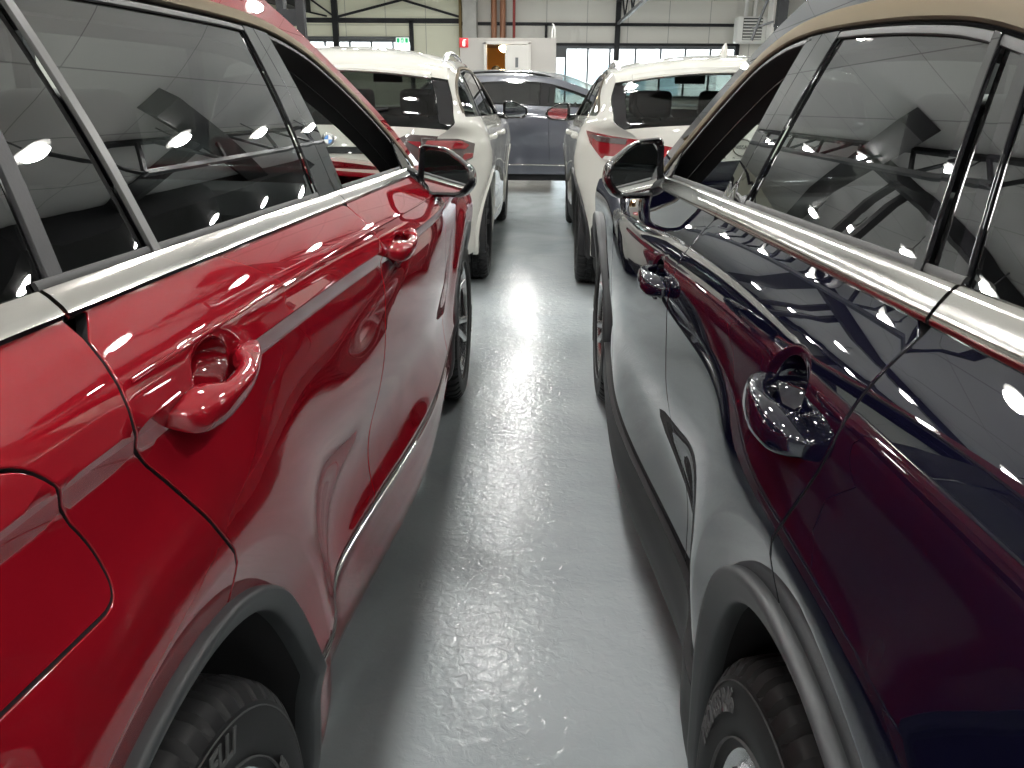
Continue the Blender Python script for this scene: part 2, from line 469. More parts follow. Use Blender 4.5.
# ------------------------------------------------------------------ wheels
def make_wheel(parent, x, y, sg, W, first=None, r=.345):
    """rim mesh = the wheel; tyre, centre cap, brake disc, lettering are its children. Outer face towards sg."""
    if first is not None:
        w = first.copy(); COL.objects.link(w); w.parent = parent; w.location = (x, y, r - .002); w.rotation_euler = (W.get('roll', 0) * (1 + y), 0, 0 if sg > 0 else math.pi)
        for ch in first.children:
            c = ch.copy(); COL.objects.link(c); c.parent = w
        return w
    rr = W['rim']; tw = W.get('tw', .225); N = 240
    mb = MB()
    mb.lathe([(-.02, rr - .012), (-.006, rr + .004), (-.004, rr + .010), (-.012, rr + .012), (-.03, rr - .004), (-.07, rr - .03), (-.15, rr - .035), (-tw + .01, rr - .005), (-tw + .005, rr + .010)], 72)
    ns = W['spokes']
    for k in range(ns):
        for da in W['pair']:
            a0 = 2 * math.pi * k / ns
            rings = []
            for t in np.linspace(0, 1, 9):
                rad = .045 + (rr - .052) * t; ang = a0 + da * (W.get('fan0', .25) + (1 - W.get('fan0', .25)) * t)
                hw = W['sw'] * (1.15 - .45 * t + .35 * max(0, t - .8) * 5 * .4); dep = -.030 + .026 * t ** 2 - .02 * (1 - t); th = .034
                cy, cz = rad * math.cos(ang), rad * math.sin(ang); ty, tz = -math.sin(ang), math.cos(ang)
                ring = []
                for q, h in ((-1, -th), (-1, -.006), (-.72, 0), (0, .002), (.72, 0), (1, -.006), (1, -th)):
                    ring.append((dep + h, cy + ty * q * hw, cz + tz * q * hw))
                rings.append(ring)
            mb.loft(rings)
    mb.lathe([(-.075, .02), (-.075, .075), (-.05, .078), (-.038, .06), (-.034, .034)], 40)
    for k in range(5):
        a = 2 * math.pi * (k + .5) / 5; mb.lathe([(-.05, .001), (-.03, .001), (-.03, .009), (-.05, .011)], 12, (0, .056 * math.cos(a), .056 * math.sin(a)))
    w = mb.build('wheel', W.get('mat', 'alu'), parent, angle=30)
    # tyre
    ro = r
    prof = [(-.012, rr + .004), (-.002, rr + .012), (.006, rr + .030), (.011, rr + .5 * (ro - rr)), (.006, ro - .028), (-.004, ro - .014), (-.014, ro - .007), (-.030, ro - .003)]
    g = []
    xs = [-.052, -.095, -.140, -.182]
    pr = list(prof)
    for xg in xs:
        pr += [(xg + .007, ro - .001), (xg + .005, ro - .009), (xg - .005, ro - .009), (xg - .007, ro - .001)]
    pr += [(-tw + .03, ro - .003), (-tw + .014, ro - .007), (-tw + .004, ro - .014), (-tw - .006, ro - .028), (-tw - .011, rr + .5 * (ro - rr)), (-tw - .006, rr + .03), (-tw + .002, rr + .012), (-tw + .012, rr + .004)]
    def mod(k, j, h, q):
        if q > ro - .0155 and k % 5 == 0 and (h > -.06 or h < -tw + .05): q -= .009; h += -.004 if h > -.05 else .004
        return h, q
    mt = MB(); mt.lathe(pr, N, mod=mod if W.get('tread', True) else None)
    ty = mt.build('tyre', 'tyre', w, angle=24)
    # ridges on the sidewall, lettering
    ml = MB()
    for rad in (rr + .022, ro - .034):
        xx = .0085
        ml.lathe([(xx - .004, rad - .0012), (xx, rad - .0008), (xx, rad + .0008), (xx - .004, rad + .0012)], 96, closed=True)
    for txt, ang, size, rad in W.get('text', []):
        vs, fs = text_mesh(txt, size, .0008, W.get('bold', .0004))
        o2 = []
        for v in vs:
            q = rad + v.y; a = R(ang) - v.x / rad
            o2.append((.0116 + v.z, q * math.cos(a), q * math.sin(a)))
        ml.add(o2, fs)
    ml.build('tyre_lettering', 'tyre_letter', w, smooth=False, label='raised lettering and ribs on the tyre sidewall')
    mc = MB(); mc.lathe([(-.05, .001), (-.026, .001), (-.027, .022), (-.032, .030), (-.05, .032)], 32); mc.build('centre_cap', W.get('cap', 'alu'), w)
    md = MB(); md.lathe([(-.10, .05), (-.10, .15), (-.122, .15), (-.122, .05)], 48, closed=True); md.box((-.11, .0, .13), (.07, .13, .06), bev=.01); md.build('brake_disc', 'satin', w)
    w.location = (x, y, r - .002); w.rotation_euler = (W.get('roll', 0) * (1 + y), 0, 0 if sg > 0 else math.pi)
    return w

HPROF = pchip([(0, 0), (.07, .58), (.2, .92), (.4, 1.0), (.6, .90), (.8, .55), (.93, .22), (1, .04)])

def handle(S, sg, yc, zc, parent, mat, L=.21, name='door_handle', chrome=True):
    P = S.P(sg); bc = S.b(yc, zc); cups = S.cups; S.cups = []
    rings = []; n = 31
    for i in range(n):
        t = i / (n - 1); t = .5 - .5 * math.cos(math.pi * t); y = yc - L * .52 + L * t
        b = S.b(y, zc + (.5 - t) * -.012)
        p, nn = normal_at(P, y, b, 3e-3)
        up = Vector((0, 0, 1)); up = (up - nn * up.dot(nn)).normalized()
        e = HPROF(t)
        top = .003 + .034 * e ** .75
        k_ = sstep(.22, .36, t) * (1 - sstep(.66, .80, t)); bot = -.006 + k_ * (top - .022 + .006)
        hh = (.024 - .016 * t) * (.30 + .70 * max(0, 1 - abs(2 * t - 1) ** 4)); off = (top + bot) / 2; th = max(.003, (top - bot) / 2)
        ring = []
        for k in range(18):
            a = 2 * math.pi * k / 18; ca, sa = math.cos(a), math.sin(a)
            ring.append(p + nn * (off + th * math.copysign(abs(ca) ** .7, ca)) + up * (hh * math.copysign(abs(sa) ** .7, sa)))
        rings.append(ring)
    mb = MB(); mb.loft(rings)
    h = mb.build(name, mat, parent)
    if chrome:
        pts = []; ns = []
        for i in range(9):
            t = .12 + .76 * i / 8; y = yc - L * .52 + L * t; b = S.b(y, zc - .014); p, nn = normal_at(P, y, b, 3e-3)
            e = HPROF(t); pts.append(p + nn * (.000 + .028 * e ** .75)); ns.append(nn)
        strip('handle_insert', pts, ns, .007, .003, 'chrome', h)
    S.cups = cups
    return h

def cup_points(S):
    out = []
    for yc, bc, ry, rb, dp in S.cups:
        for q in (1.38, 1.27, 1.17, 1.09, 1.04, 1.01, .985, .955, .92, .87, .81, .73, .62, .48, .3, .14):
            for k in range(64 if q > .4 else 16):
                a = 2 * math.pi * k / (64 if q > .4 else 16); out.append((yc + ry * q * math.cos(a), bc + rb * q * math.sin(a)))
        out.append((yc, bc))
    return out

def mirror(S, sg, pos, parent, mat, size=(.20, .12, .14), yaw=0., name='wing_mirror', base=None, tilt=0.):
    """pos = centre of the housing in car coordinates for sg; the glass looks back along -y"""
    w, d, h = size; rot = Matrix.Rotation(yaw * sg, 3, 'Z') @ Matrix.Rotation(tilt, 3, 'X')
    shape = rounded([(-.50, .50), (-.05, .46), (.46, .08), (.50, -.22), (.30, -.50), (-.42, -.50), (-.52, -.25)], .13, 6)
    def outline(sc, y, sz=None):
        return [Vector(pos) + rot @ Vector((sg * px * w * sc, y, pz * h * (sz or sc))) for px, pz in shape]
    mb = MB(); mb.loft([outline(.80, -.010), outline(.84, -.022), outline(.94, -.030), outline(1.0, -.022), outline(1.015, 0), outline(.98, d * .35), outline(.86, d * .65), outline(.62, d * .85), outline(.25, d * .95)])
    m = mb.build(name, mat, parent)
    mg = MB(); mg.loft([outline(.815, -.0125), outline(.815, -.006)]); mg.build('mirror_glass', 'mirror', m, label='silvered mirror glass')
    if base is not None:
        ms = MB(); p0 = Vector(base); p1 = Vector(pos) + rot @ Vector((-sg * w * .30, .03, -h * .40))
        rings = []
        for t in (0, .35, .7, 1):
            c_ = p0.lerp(p1, t); rings.append([c_ + Vector((0, .045 * math.cos(a) * (1.15 - .3 * t), .024 * math.sin(a))) for a in np.linspace(0, 2 * math.pi, 14, endpoint=False)])
        ms.loft(rings); ms.build('mirror_arm', 'black_gloss', m)
    return m

def seat(parent, x, y, mat, wide=.50, name='front_seat', rests=1):
    mb = MB(); mb.box((x, y, .50), (wide, .52, .16), Matrix.Rotation(R(6), 3, 'X'), .05, 4)
    s = mb.build(name, mat, parent)
    mb = MB(); mb.box((x, y - .33, .80), (wide * .94, .15, .62), Matrix.Rotation(R(16), 3, 'X'), .06, 4); mb.build('seat_back', mat, s)
    for i in range(rests):
        xx = x if rests == 1 else x + (i - (rests - 1) / 2) * wide / rests
        mb = MB(); mb.box((xx, y - .44, 1.19), (.25, .10, .17), Matrix.Rotation(R(10), 3, 'X'), .045, 4)
        for dx in (-.06, .06): mb.tube([(xx + dx, y - .44, 1.0), (xx + dx, y - .44, 1.13)], .007, 8)
        mb.build('headrest', mat, s)
    return s

# ------------------------------------------------------------------ whole car
def build_car(sp):
    S = sp['S']; car = empty('car', (*sp['loc'], 0), sp['label'], 'car', None, sp.get('rz', 0))
    paint = sp['paint']; wb = S.wb; T = Top(S, sp['edge'], sp['crown'])
    st = sp.get('step', .035); hi = sp.get('hi', False)
    dlo = sp['dlo']; belt = 1.09; dl = sp['skirt_z']
    bz = lambda y: S.z(y, belt)
    y_back, y_apex = dlo[0][0], dlo[-1][0]
    rows = sp.get('rows')
    edge = [tuple(e) for e in T.A]
    iu = lambda tag: int(np.argmin(abs(T.U - T.tag[tag])))
    cs, bs, as_ = sp['cshut'], sp['bshut'], sp['ashut']
    ra = sp['arch_r']; (ry, rz_), (fy, fz) = sp['arch_rear'], sp['arch_front']
    ang = lambda p, c: math.degrees(math.atan2(p[1] - c[1], p[0] - c[0]))
    # point where the c shut meets the arch
    cdir = cs[-1]; a_c = ang(cdir, (ry, rz_)); c_end = (ry + ra * math.cos(R(a_c)), rz_ + ra * math.sin(R(a_c)))
    zb = .24
    ar_b = 180 - math.degrees(math.asin((zb + .02 - rz_) / ra)); ar_f = math.degrees(math.asin((dl - rz_) / ra))
    af_f = math.degrees(math.asin((zb + .02 - fz) / ra)); af_b = 180 - math.degrees(math.asin((dl - fz) / ra))
    curve = lambda pts: crom(pts, .02)
    CS = curve(list(cs[:-1]) + [c_end]); BS = curve(list(bs) + [(bs[-1][0], dl)] if bs[-1][1] > dl + .01 else bs); AS = curve(list(as_) + [(as_[-1][0], dl)] if as_[-1][1] > dl + .01 else as_)
    DL = crom(dlo, .02)
    beltpts = lambda y0, y1: [(y, bz(y)) for y in np.linspace(y0, y1, max(2, int(abs(y1 - y0) / .05)))]
    ec, er = iu('cowl'), 0
    xt = []
    for sg in (1, -1):
        P = S.P(sg); near = hi and sg == sp['near']
        S.cups = sp.get('cups', []) if near else []
        pst = st if near or not hi else .06
        rws = rows if near else None
        kw = dict(step=pst, rows=rws, gap=.0032 if near else .003, lip=.0014, gap_shade=True)
        # quarter panel with roof frame
        out = list(beltpts(CS[0][0], y_back)) + DL[1:-1] + beltpts(y_apex, y_apex)[:1] + [edge[ec]] + edge[:ec][::-1] + [(edge[0][0] + .05, zb)] + arc(ry, rz_, ra, ar_b, a_c) + CS[::-1]
        holes = []
        if near and sp.get('flap'): holes = [S.c(rounded(sp['flap'], sp.get('flap_r', .03), 8))]
        extra = []
        if near:
            for yc, zc, r1 in S.arches[:1]:
                for dr_ in (-.012, -.004, .004, .012):
                    extra += [(y, S.b(y, z)) for y, z in arc(yc, zc, r1 + dr_, 0, 180, 110)]
        arch_extra = list(extra)
        if near:
            for t in sp.get('fine_rows', []):
                extra += [(y, t) for y in np.arange(-.9, 0.1, .012)]
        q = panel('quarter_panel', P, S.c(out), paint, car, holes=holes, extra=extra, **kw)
        if holes: panel('fuel_flap', P, holes[0], paint, q, step=.03, rows=rws, lip=.0014, gap=.002, gap_shade=True)
        # rear door
        out = CS + arc(ry, rz_, ra, a_c, ar_f) + [(BS[-1][0], dl)] + BS[::-1] + beltpts(BS[0][0], CS[0][0])[1:-1]
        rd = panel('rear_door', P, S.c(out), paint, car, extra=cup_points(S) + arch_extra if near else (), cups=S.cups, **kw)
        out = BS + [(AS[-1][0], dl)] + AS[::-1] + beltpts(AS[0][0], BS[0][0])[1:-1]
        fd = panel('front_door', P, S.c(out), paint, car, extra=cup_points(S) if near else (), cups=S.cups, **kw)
        # fender
        out = AS + [(wb - .6, dl)] + arc(fy, fz, ra, af_b, af_f) + [(edge[-1][0] - .03, zb)] + edge[ec:][::-1] + beltpts(y_apex, y_apex)[:1]
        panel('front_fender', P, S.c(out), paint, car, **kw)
        # skirt
        b0 = ry + ra * math.cos(math.asin((dl - rz_) / ra)); b1 = fy - ra * math.cos(math.asin((dl - fz) / ra))
        out = [(b0, dl), (b1, dl), (b1 - .02, sp.get('skirt_bot', .19)), (b0 + .02, sp.get('skirt_bot', .19))]
        panel('side_skirt', P, S.c(out), sp.get('skirt_mat', 'grey_plastic'), car, off=sp.get('skirt_off', .004), **(kw if near else dict(step=.06)))
        # wheel arch trims
        for (yy, zz), a0, a1 in (((ry, rz_), -10, 190), ((fy, fz), -10, 190)):
            tw = sp.get('arch_w', .06); ri = ra - sp.get('arch_in', .055); ro = ri + tw
            lo = math.degrees(math.asin((zb - zz) / ra))
            shy, shz = sp.get('arch_shift', (0, 0))
            rings = []
            for a in np.linspace(R(lo), math.pi - R(lo), 72):
                ca, sa = math.cos(a), math.sin(a); i_ = (yy + ri * ca, zz + ri * sa); o_ = (yy + shy + ro * ca, zz + shz + ro * sa)
                ring = []
                for t, of in ((0, -.012), (0, .009), (.05, .0145), (.14, .017), (.30, .0165), (.75, .0125), (.93, .0105), (1, .006), (1.0, -.016)):
                    y_ = o_[0] + (i_[0] - o_[0]) * t; z_ = o_[1] + (i_[1] - o_[1]) * t; b_ = S.b(y_, z_)
                    # section follows the body at the outer edge, flat towards the wheel
                    ring.append((sg * (S.w(y_, b_) * (1 - .0) + of), y_, z_))
                rings.append(ring)
            mb = MB(); mb.loft(rings, closed=False, caps=False); mb.build('wheel_arch_trim', sp.get('arch_mat', 'grey_plastic'), car, angle=50)
            # liner
            mb = MB(); n = 30
            rings = []
            for x in (S.w(yy, .7) - .012, .50):
                rings.append([(sg * x, yy + (ri + .002) * math.cos(a), zz + (ri + .002) * math.sin(a)) for a in np.linspace(R(lo), math.pi - R(lo), n)])
            mb.loft(rings, closed=False, caps=False)
            mb.add([(sg * .50, yy, zz)] + rings[1], [(0, i, i + 1) for i in range(1, n)])
            mb.build('wheel_arch_liner', 'void', car)
        # black inner shell behind the gaps
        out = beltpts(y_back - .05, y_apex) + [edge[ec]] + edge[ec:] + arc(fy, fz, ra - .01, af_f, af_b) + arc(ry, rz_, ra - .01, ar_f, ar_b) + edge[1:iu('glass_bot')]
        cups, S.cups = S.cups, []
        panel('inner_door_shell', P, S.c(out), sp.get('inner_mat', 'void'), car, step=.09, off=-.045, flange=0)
        # inner trim of the pillars and roof frame
        out = DL + [edge[ec]] + edge[iu('glass_bot'):ec][::-1]
        panel('pillar_trim', P, S.c(out), sp.get('trim_mat', 'trim_grey'), car, step=.08, off=-.05, flange=0, gap=-.004)
        S.cups = cups
        # window reveal
        pts, ns = on(P, S.c([(y_back, bz(y_back))] + DL + beltpts(y_apex, y_back)))
        mb = MB(); mb.loft([[p + n * .0005 for p, n in zip(pts, ns)], [p - n * (.085 if near else .055) for p, n in zip(pts, ns)]], closed=False, caps=False); mb.build('window_reveal', 'rubber', car)
        # glasses, pillars
        D = [(y_back, bz(y_back))] + DL + beltpts(y_apex, y_back)
        gl = sp['lines']; gs = dict(step=.05, flange=.004, lip=.0008)
        gm = sp.get('glass_mats', ('glass_dark', 'glass_dark', 'glass_clear'))
        o_ = -.004
        r = region(D, None, shift(gl['door'], -.012)); panel('quarter_glass', P, S.c(r), gm[0], q, off=o_, **gs)
        r = region(D, shift(gl['door'], -.012), shift(gl['door'], .012)); panel('window_pillar', P, S.c(r), sp.get('post_mat', 'black_plastic'), rd, off=.0, **gs)
        if 'div' in gl:
            r = region(D, shift(gl['door'], .012), shift(gl['div'], -.008)); panel('fixed_pane', P, S.c(r), gm[0], rd, off=o_, **gs)
            r = region(D, shift(gl['div'], -.009), shift(gl['div'], .009)); panel('window_divider', P, S.c(r), sp.get('div_mat', 'bar'), rd, off=.003, **gs)
            r = region(D, shift(gl['div'], .009), gl['b0']); panel('door_window', P, S.c(r), gm[1], rd, off=o_, **gs)
        else:
            r = region(D, shift(gl['door'], .012), gl['b0']); panel('door_window', P, S.c(r), gm[1], rd, off=o_, **gs)
        r = region(D, gl['b0'], gl['bs']); panel('pillar_cover', P, S.c(r), 'black_gloss', rd, off=.002, **gs)
        r = region(D, gl['bs'], gl['b1']); panel('pillar_cover', P, S.c(r), 'black_gloss', fd, off=.002, **gs)
        r = region(D, gl['b1'], None)
        if not (near and sp.get('window_down')): panel('door_window', P, S.c(r), gm[2], fd, off=-.014, **gs)
        # bright trims
        if sp.get('belt_trim'):
            bw, bm_ = sp['belt_trim']
            for nm, y0, y1 in (('belt_trim', y_back + .0, CS[0][0] - .003), ('belt_trim', CS[0][0] + .003, BS[0][0] - .002), ('belt_trim', BS[0][0] + .002, y_apex - .01)):
                pts, ns = on(P, [(y, belt - bw * .15) for y in np.linspace(y0, y1, 24)], .001)
                strip(nm, pts, ns, bw, .006, bm_, car)
            for y0, y1 in ((CS[0][0] + .003, BS[0][0] - .002), (BS[0][0] + .002, y_apex - .02)):
                pts, ns = on(P, [(y, belt + bw * .36) for y in np.linspace(y0, y1, 24)], -.002)
                strip('window_seal', pts, ns, .009, .003, 'rubber', car)
        if sp.get('top_trim'):
            tw, tm = sp['top_trim']
            dd = inset(densify(list(S.c(D)), .02), -tw * .5) if area2(D) > 0 else inset(densify(list(S.c(D)), .02)[::-1], -tw * .5)
            k = [p for p in dd if p[1] > belt + tw * .2]; k.sort(key=lambda p: p[0])
            pts, ns = on(P, k, .001); strip('window_trim', pts, ns, tw, .006, tm, car)
            dd = inset(densify(list(S.c(D)), .02), .006) if area2(D) > 0 else inset(densify(list(S.c(D)), .02)[::-1], .006)
            k = [p for p in dd if p[1] > belt + .02]; k.sort(key=lambda p: p[0])
            pts, ns = on(P, k, -.002); strip('window_seal', pts, ns, .010, .003, 'rubber', car)
        for nm, pl, w_, h_, m_ in sp.get('strips', []):
            pts, ns = on(P, S.c(pl), .002); strip(nm, pts, ns, w_, h_, m_, car)
        for nm, pl, m_, of in sp.get('side_panels', []):
            panel(nm, P, S.c(pl), m_, car, step=.03, off=of, flange=.01)
        # handles
        for yc, zc in sp.get('handles', []):
            handle(S, sg, yc, zc, fd if yc > BS[0][0] else rd, sp.get('handle_mat', paint), chrome=sp.get('handle_chrome', True), L=sp.get('handle_len', .21))
        if sp.get('mirror'):
            mm = sp['mirror']; px, py, pz = mm['pos']
            mirror(S, sg, (sg * px, py, pz), fd, mm.get('mat', 'black_gloss'), mm.get('size', (.2, .12, .14)), mm.get('yaw', 0), tilt=mm.get('tilt', 0), base=(sg * (S.w(mm['base'][0], S.b(*mm['base'])) - .005), *mm['base']))
            # triangular cover in front of the door window
            tri = region(D, mm['tri'], None)
            if len(tri) > 2: panel('mirror_triangle', P, S.c(tri), 'black_gloss', fd, off=.004, **gs)
        # roof rail
        if sp.get('rail'):
            yr0, yr1, rm, hh = sp['rail']; pts = []
            for t in np.linspace(0, 1, 25):
                y = yr0 + (yr1 - yr0) * t; i = int(np.argmin(abs(T.A[:, 0] - y) + 5 * (T.A[:, 1] < 1.3))); u = T.U[i]
                p = Vector(T.P(u, .75 * .93)); e = 1 - abs(2 * t - 1) ** 2.6; p.z += -.012 + (hh + .012) * e; pts.append((p.x * sg, p.y, p.z))
            mb = MB(); rings = []
            for i, p in enumerate(pts):
                p = Vector(p); t_ = (Vector(pts[min(i + 1, 24)]) - Vector(pts[max(i - 1, 0)])).normalized(); b_ = t_.cross(Vector((0, 0, 1))).normalized(); u_ = b_.cross(t_)
                e = 1 if 1 < i < 23 else .8
                rings.append([p + b_ * (.018 * e * math.cos(a)) + u_ * (.014 * e * math.sin(a)) for a in np.linspace(0, 2 * math.pi, 12, endpoint=False)])
            mb.loft(rings); mb.build('roof_rail', rm, car)
    # shell across the car
    tg = T.tag
    def across(nm, u0, u1, mat, parent=car, v0=-.75, v1=.75, step=.06, **k):
        return panel(nm, T.P, [(u0, v0), (u1, v0), (u1, v1), (u0, v1)], mat, parent, step=step, **k)
    e_ = .004
    us = sorted(tg.values())
    across('rear_bumper', us[0] + .002, tg['tail_bot'] - e_, sp.get('bumper_mat', paint), gap=0)
    tail = across('tailgate', tg['tail_bot'], tg['glass_bot'], paint, gap=.001)
    across('rear_window', tg['glass_bot'], tg['glass_top'], sp.get('rear_glass', 'glass_dark'), tail, flange=.004, gap=.001)
    across('roof', tg['glass_top'], tg['ws_top'], sp.get('roof_mat', paint), gap=.0005)
    across('windscreen', tg['ws_top'] + .0, tg['cowl'], 'glass_clear', flange=.004, gap=.001)
    across('bonnet', tg['cowl'], tg['hood_front'], paint, gap=.001)
    across('front_bumper', tg['hood_front'], us[-1] - .002, paint, gap=.001)
    panel('headlining', T.P, [(tg['glass_top'] + .05, -.73), (tg['ws_top'] - .04, -.73), (tg['ws_top'] - .04, .73), (tg['glass_top'] + .05, .73)], 'headliner', car, step=.12, off=-.045, flange=0)
    if 'tail' in sp: sp['tail'](car, S, T, tail)
    # floor pan
    mb = MB(); mb.box((0, wb / 2, .235), (1.60, wb + 1.25, .15), bev=.03); mb.box((0, wb / 2, .40), (.98, wb + .9, .2), bev=.03); mb.build('floor_pan', 'void', car)
    # cabin
    for x in (-.37, .37): seat(car, x, wb * .5 + .02, sp.get('seat_mat', 'seat'))
    seat(car, 0, wb * .5 - .86, sp.get('seat_mat', 'seat'), 1.28, 'rear_bench', 3)
    yc = sp['dash_y']; mb = MB()
    rings = []
    for x in np.linspace(-.74, .74, 15):
        bul = .05 * (1 - (x / .74) ** 2)
        rings.append([(x, yc + .42, .70), (x, yc + .60, .975), (x, yc + .30, 1.01 + bul * .3), (x, yc + .05, 1.01 + bul * .4), (x, yc - .02, .97), (x, yc + .02, .85), (x, yc + .12, .62)])
    mb.loft(rings); d = mb.build('dashboard', sp.get('dash_mat', 'dash'), car)
    for x in (-.62, -.08, .08, .62):
        mb = MB(); mb.box((x, yc - .022, .93), (.13, .02, .05), bev=.008); mb.build('air_vent', 'black_gloss', d)
    mb = MB(); ring = []
    c_ = Vector((-.37, yc - .22, .93)); rt = Matrix.Rotation(R(-25), 3, 'X')
    mb.tube([c_ + rt @ Vector((.185 * math.cos(a), 0, .185 * math.sin(a))) for a in np.linspace(0, 2 * math.pi, 33)], .016, 10)
    mb.box(c_ + rt @ Vector((0, .02, 0)), (.16, .04, .13), rt, .02)
    for a in (0, 2.2, math.pi, ): mb.bar(c_ + rt @ Vector((.05 * math.cos(a - .2), .01, .05 * math.sin(a - .2))), c_ + rt @ Vector((.18 * math.cos(a - .2), 0, .18 * math.sin(a - .2))), .03, .02)
    mb.tube([c_ + rt @ Vector((0, .03, 0)), c_ + Vector((0, .3, -.05))], .03, 12)
    mb.build('steering_wheel', 'dash', car)
    mb = MB(); mb.box((0, sp['dash_y'] - .30, 1.36), (.24, .03, .07), bev=.012); mb.tube([(0, sp['dash_y'] - .29, 1.38), (0, sp['dash_y'] - .22, 1.43)], .008); mb.build('rear_view_mirror', 'dash', car)
    # wheels
    W = sp['wheel']; xw = sp['wheel_x']; f = None
    for y in (0, wb):
        for sg in (1, -1):
            o = make_wheel(car, sg * xw, y, sg, W, f); f = f or o
    return car
# ------------------------------------------------------------------ the five cars
def rows_for(creases, lo=.18, hi=1.6, step=.03):
    r = []
    b = lo
    while b < hi:
        if all(abs(b - c) > step * .6 for c in creases): r.append(b)
        b += step
    for c in creases: r += [c - .014, c - .005, c - .0012, c + .0012, c + .005, c + .014]
    return sorted(r)

# red SUV ---------------------------------------------------------------
S1 = Side([(.17, .80), (.21, .865), (.27, .890), (.34, .895), (.40, .899), (.46, .914, True), (.50, .907), (.60, .900), (.72, .913), (.84, .924), (.93, .925), (.962, .919, True), (.992, .932, True), (1.03, .918), (1.065, .891), (1.09, .866, True), (1.2, .818), (1.35, .737), (1.46, .668), (1.51, .630), (1.55, .580)],
          .035, 1.0, 2.76, -.90, 3.63, flare=.022)
S1.arches = [(.03, .38, .462), (2.76, .37, .46)]
edge1 = [(-.70, .27, 'start'), (-.83, .36), (-.87, .55), (-.86, .70, 'tail_bot'), (-.84, .92), (-.80, 1.08, 'glass_bot'), (-.70, 1.30), (-.63, 1.43, 'glass_top'), (-.50, 1.50), (-.2, 1.535), (.3, 1.55), (.75, 1.545), (1.10, 1.495, 'ws_top'), (1.3, 1.425), (1.5, 1.335), (1.75, 1.21), (2.0, 1.06), (2.14, .995, 'cowl'), (2.35, .97), (2.85, .925), (3.25, .87), (3.45, .80, 'hood_front'), (3.54, .68), (3.57, .5), (3.54, .36), (3.44, .25, 'end')]
crown = [('start', .05), ('tail_bot', .12), ('glass_bot', .13), ('glass_top', .11), ('ws_top', .085), ('cowl', .045), ('hood_front', .12), ('end', .12)]
red = dict(window_down=True, S=S1, loc=(-1.25, .56), near=1, hi=True, step=.03, paint='red', label='dark red SUV standing close on the left side of the narrow grey aisle', edge=edge1, crown=crown,
    skirt_z=.425, rows=rows_for([.46, .962, .992, 1.09], step=.026), fine_rows=[],
    dlo=[(-.46, 1.14), (-.45, 1.20), (-.38, 1.29), (-.24, 1.345), (.0, 1.372), (.31, 1.380), (.65, 1.384), (.93, 1.383), (1.10, 1.374), (1.27, 1.345), (1.39, 1.303), (1.56, 1.225), (1.74, 1.125), (1.84, 1.062)],
    cshut=[(.026, 1.095), (.016, 1.06), (.012, 1.02), (.045, .965), (.10, .88), (.137, .82), (.14, .78)],
    bshut=[(.935, 1.075), (.935, .9), (.945, .6), (.955, .50)], ashut=[(1.84, 1.06), (1.83, .95), (1.88, .80), (1.96, .62), (1.97, .50)],
    arch_rear=(.045, .39), arch_front=(2.76, .37), arch_r=.368, arch_w=.057, arch_in=.013, arch_shift=(-.028, -.012), skirt_mat='red', skirt_off=.006,
    lines=dict(door=[(.045, 1.09), (.135, 1.39)], div=[(.223, 1.09), (.240, 1.39)], b0=[(.822, 1.075), (.945, 1.39)], bs=[(.935, 1.075), (.998, 1.39)], b1=[(1.00, 1.07), (1.075, 1.39)]),
    belt_trim=(.030, 'chrome'), top_trim=(.026, 'satin'),
    strips=[('sill_trim', [(.44, .440), (1.2, .420), (1.98, .394)], .015, .006, 'chrome'), ('sill_seal', [(.44, .453), (1.2, .433), (1.98, .407)], .010, .003, 'rubber'), ('belt_crease', [(.03, 1.058), (.9, 1.032), (1.75, 1.0)], .004, .0012, 'red')],
    handles=[(.175, 1.012), (1.075, .985)], cups=[(.182, .990, .046, .028, .028), (1.080, .972, .046, .028, .028)], handle_len=.195,
    flap=[(-.33, 1.075), (-.112, 1.060), (-.068, .97), (-.066, .920), (-.33, .938)], flap_r=.04,
    mirror=dict(pos=(.985, 1.72, 1.065), size=(.155, .11, .14), yaw=-.17, tilt=-.13, base=(1.74, 1.055), tri=[(1.66, 1.06), (1.70, 1.16)], mat='black_gloss'),
    rail=(-.35, 1.05, 'alu', .045), dash_y=1.52, dash_mat='dash', seat_mat='seat', wheel_x=.915, inner_mat='void', trim_mat='void',
    wheel=dict(rim=.232, tw=.235, spokes=5, pair=(-.20, .20), fan0=.35, sw=.019, mat='alu', roll=.55, text=[('PIRELLI', 48, .040, .292), ('PIRELLI', 228, .040, .292), ('235/55 R18', 350, .015, .258)], cap='alu', bold=.0012))

# dark blue SUV ---------------------------------------------------------
S2 = Side([(.17, .82), (.21, .872), (.27, .892), (.36, .895), (.46, .898), (.60, .903), (.74, .918), (.86, .928), (.94, .930), (.985, .922), (1.03, .900), (1.07, .872), (1.09, .858, True), (1.2, .81), (1.35, .735), (1.46, .668), (1.51, .630), (1.55, .580)],
          .045, 1.0, 2.70, -.91, 3.66, flare=.020)
S2.arches = [(-.06, .39, .505)]
edge2 = [(-.70, .27, 'start'), (-.83, .36), (-.88, .55), (-.87, .70, 'tail_bot'), (-.85, .92), (-.81, 1.08, 'glass_bot'), (-.66, 1.30), (-.58, 1.40, 'glass_top'), (-.45, 1.455), (-.2, 1.485), (.3, 1.505), (.65, 1.50), (.95, 1.455, 'ws_top'), (1.1, 1.40), (1.3, 1.29), (1.55, 1.145), (1.80, .995, 'cowl'), (2.1, .975), (2.85, .93), (3.25, .87), (3.45, .80, 'hood_front'), (3.55, .68), (3.59, .5), (3.55, .36), (3.44, .25, 'end')]
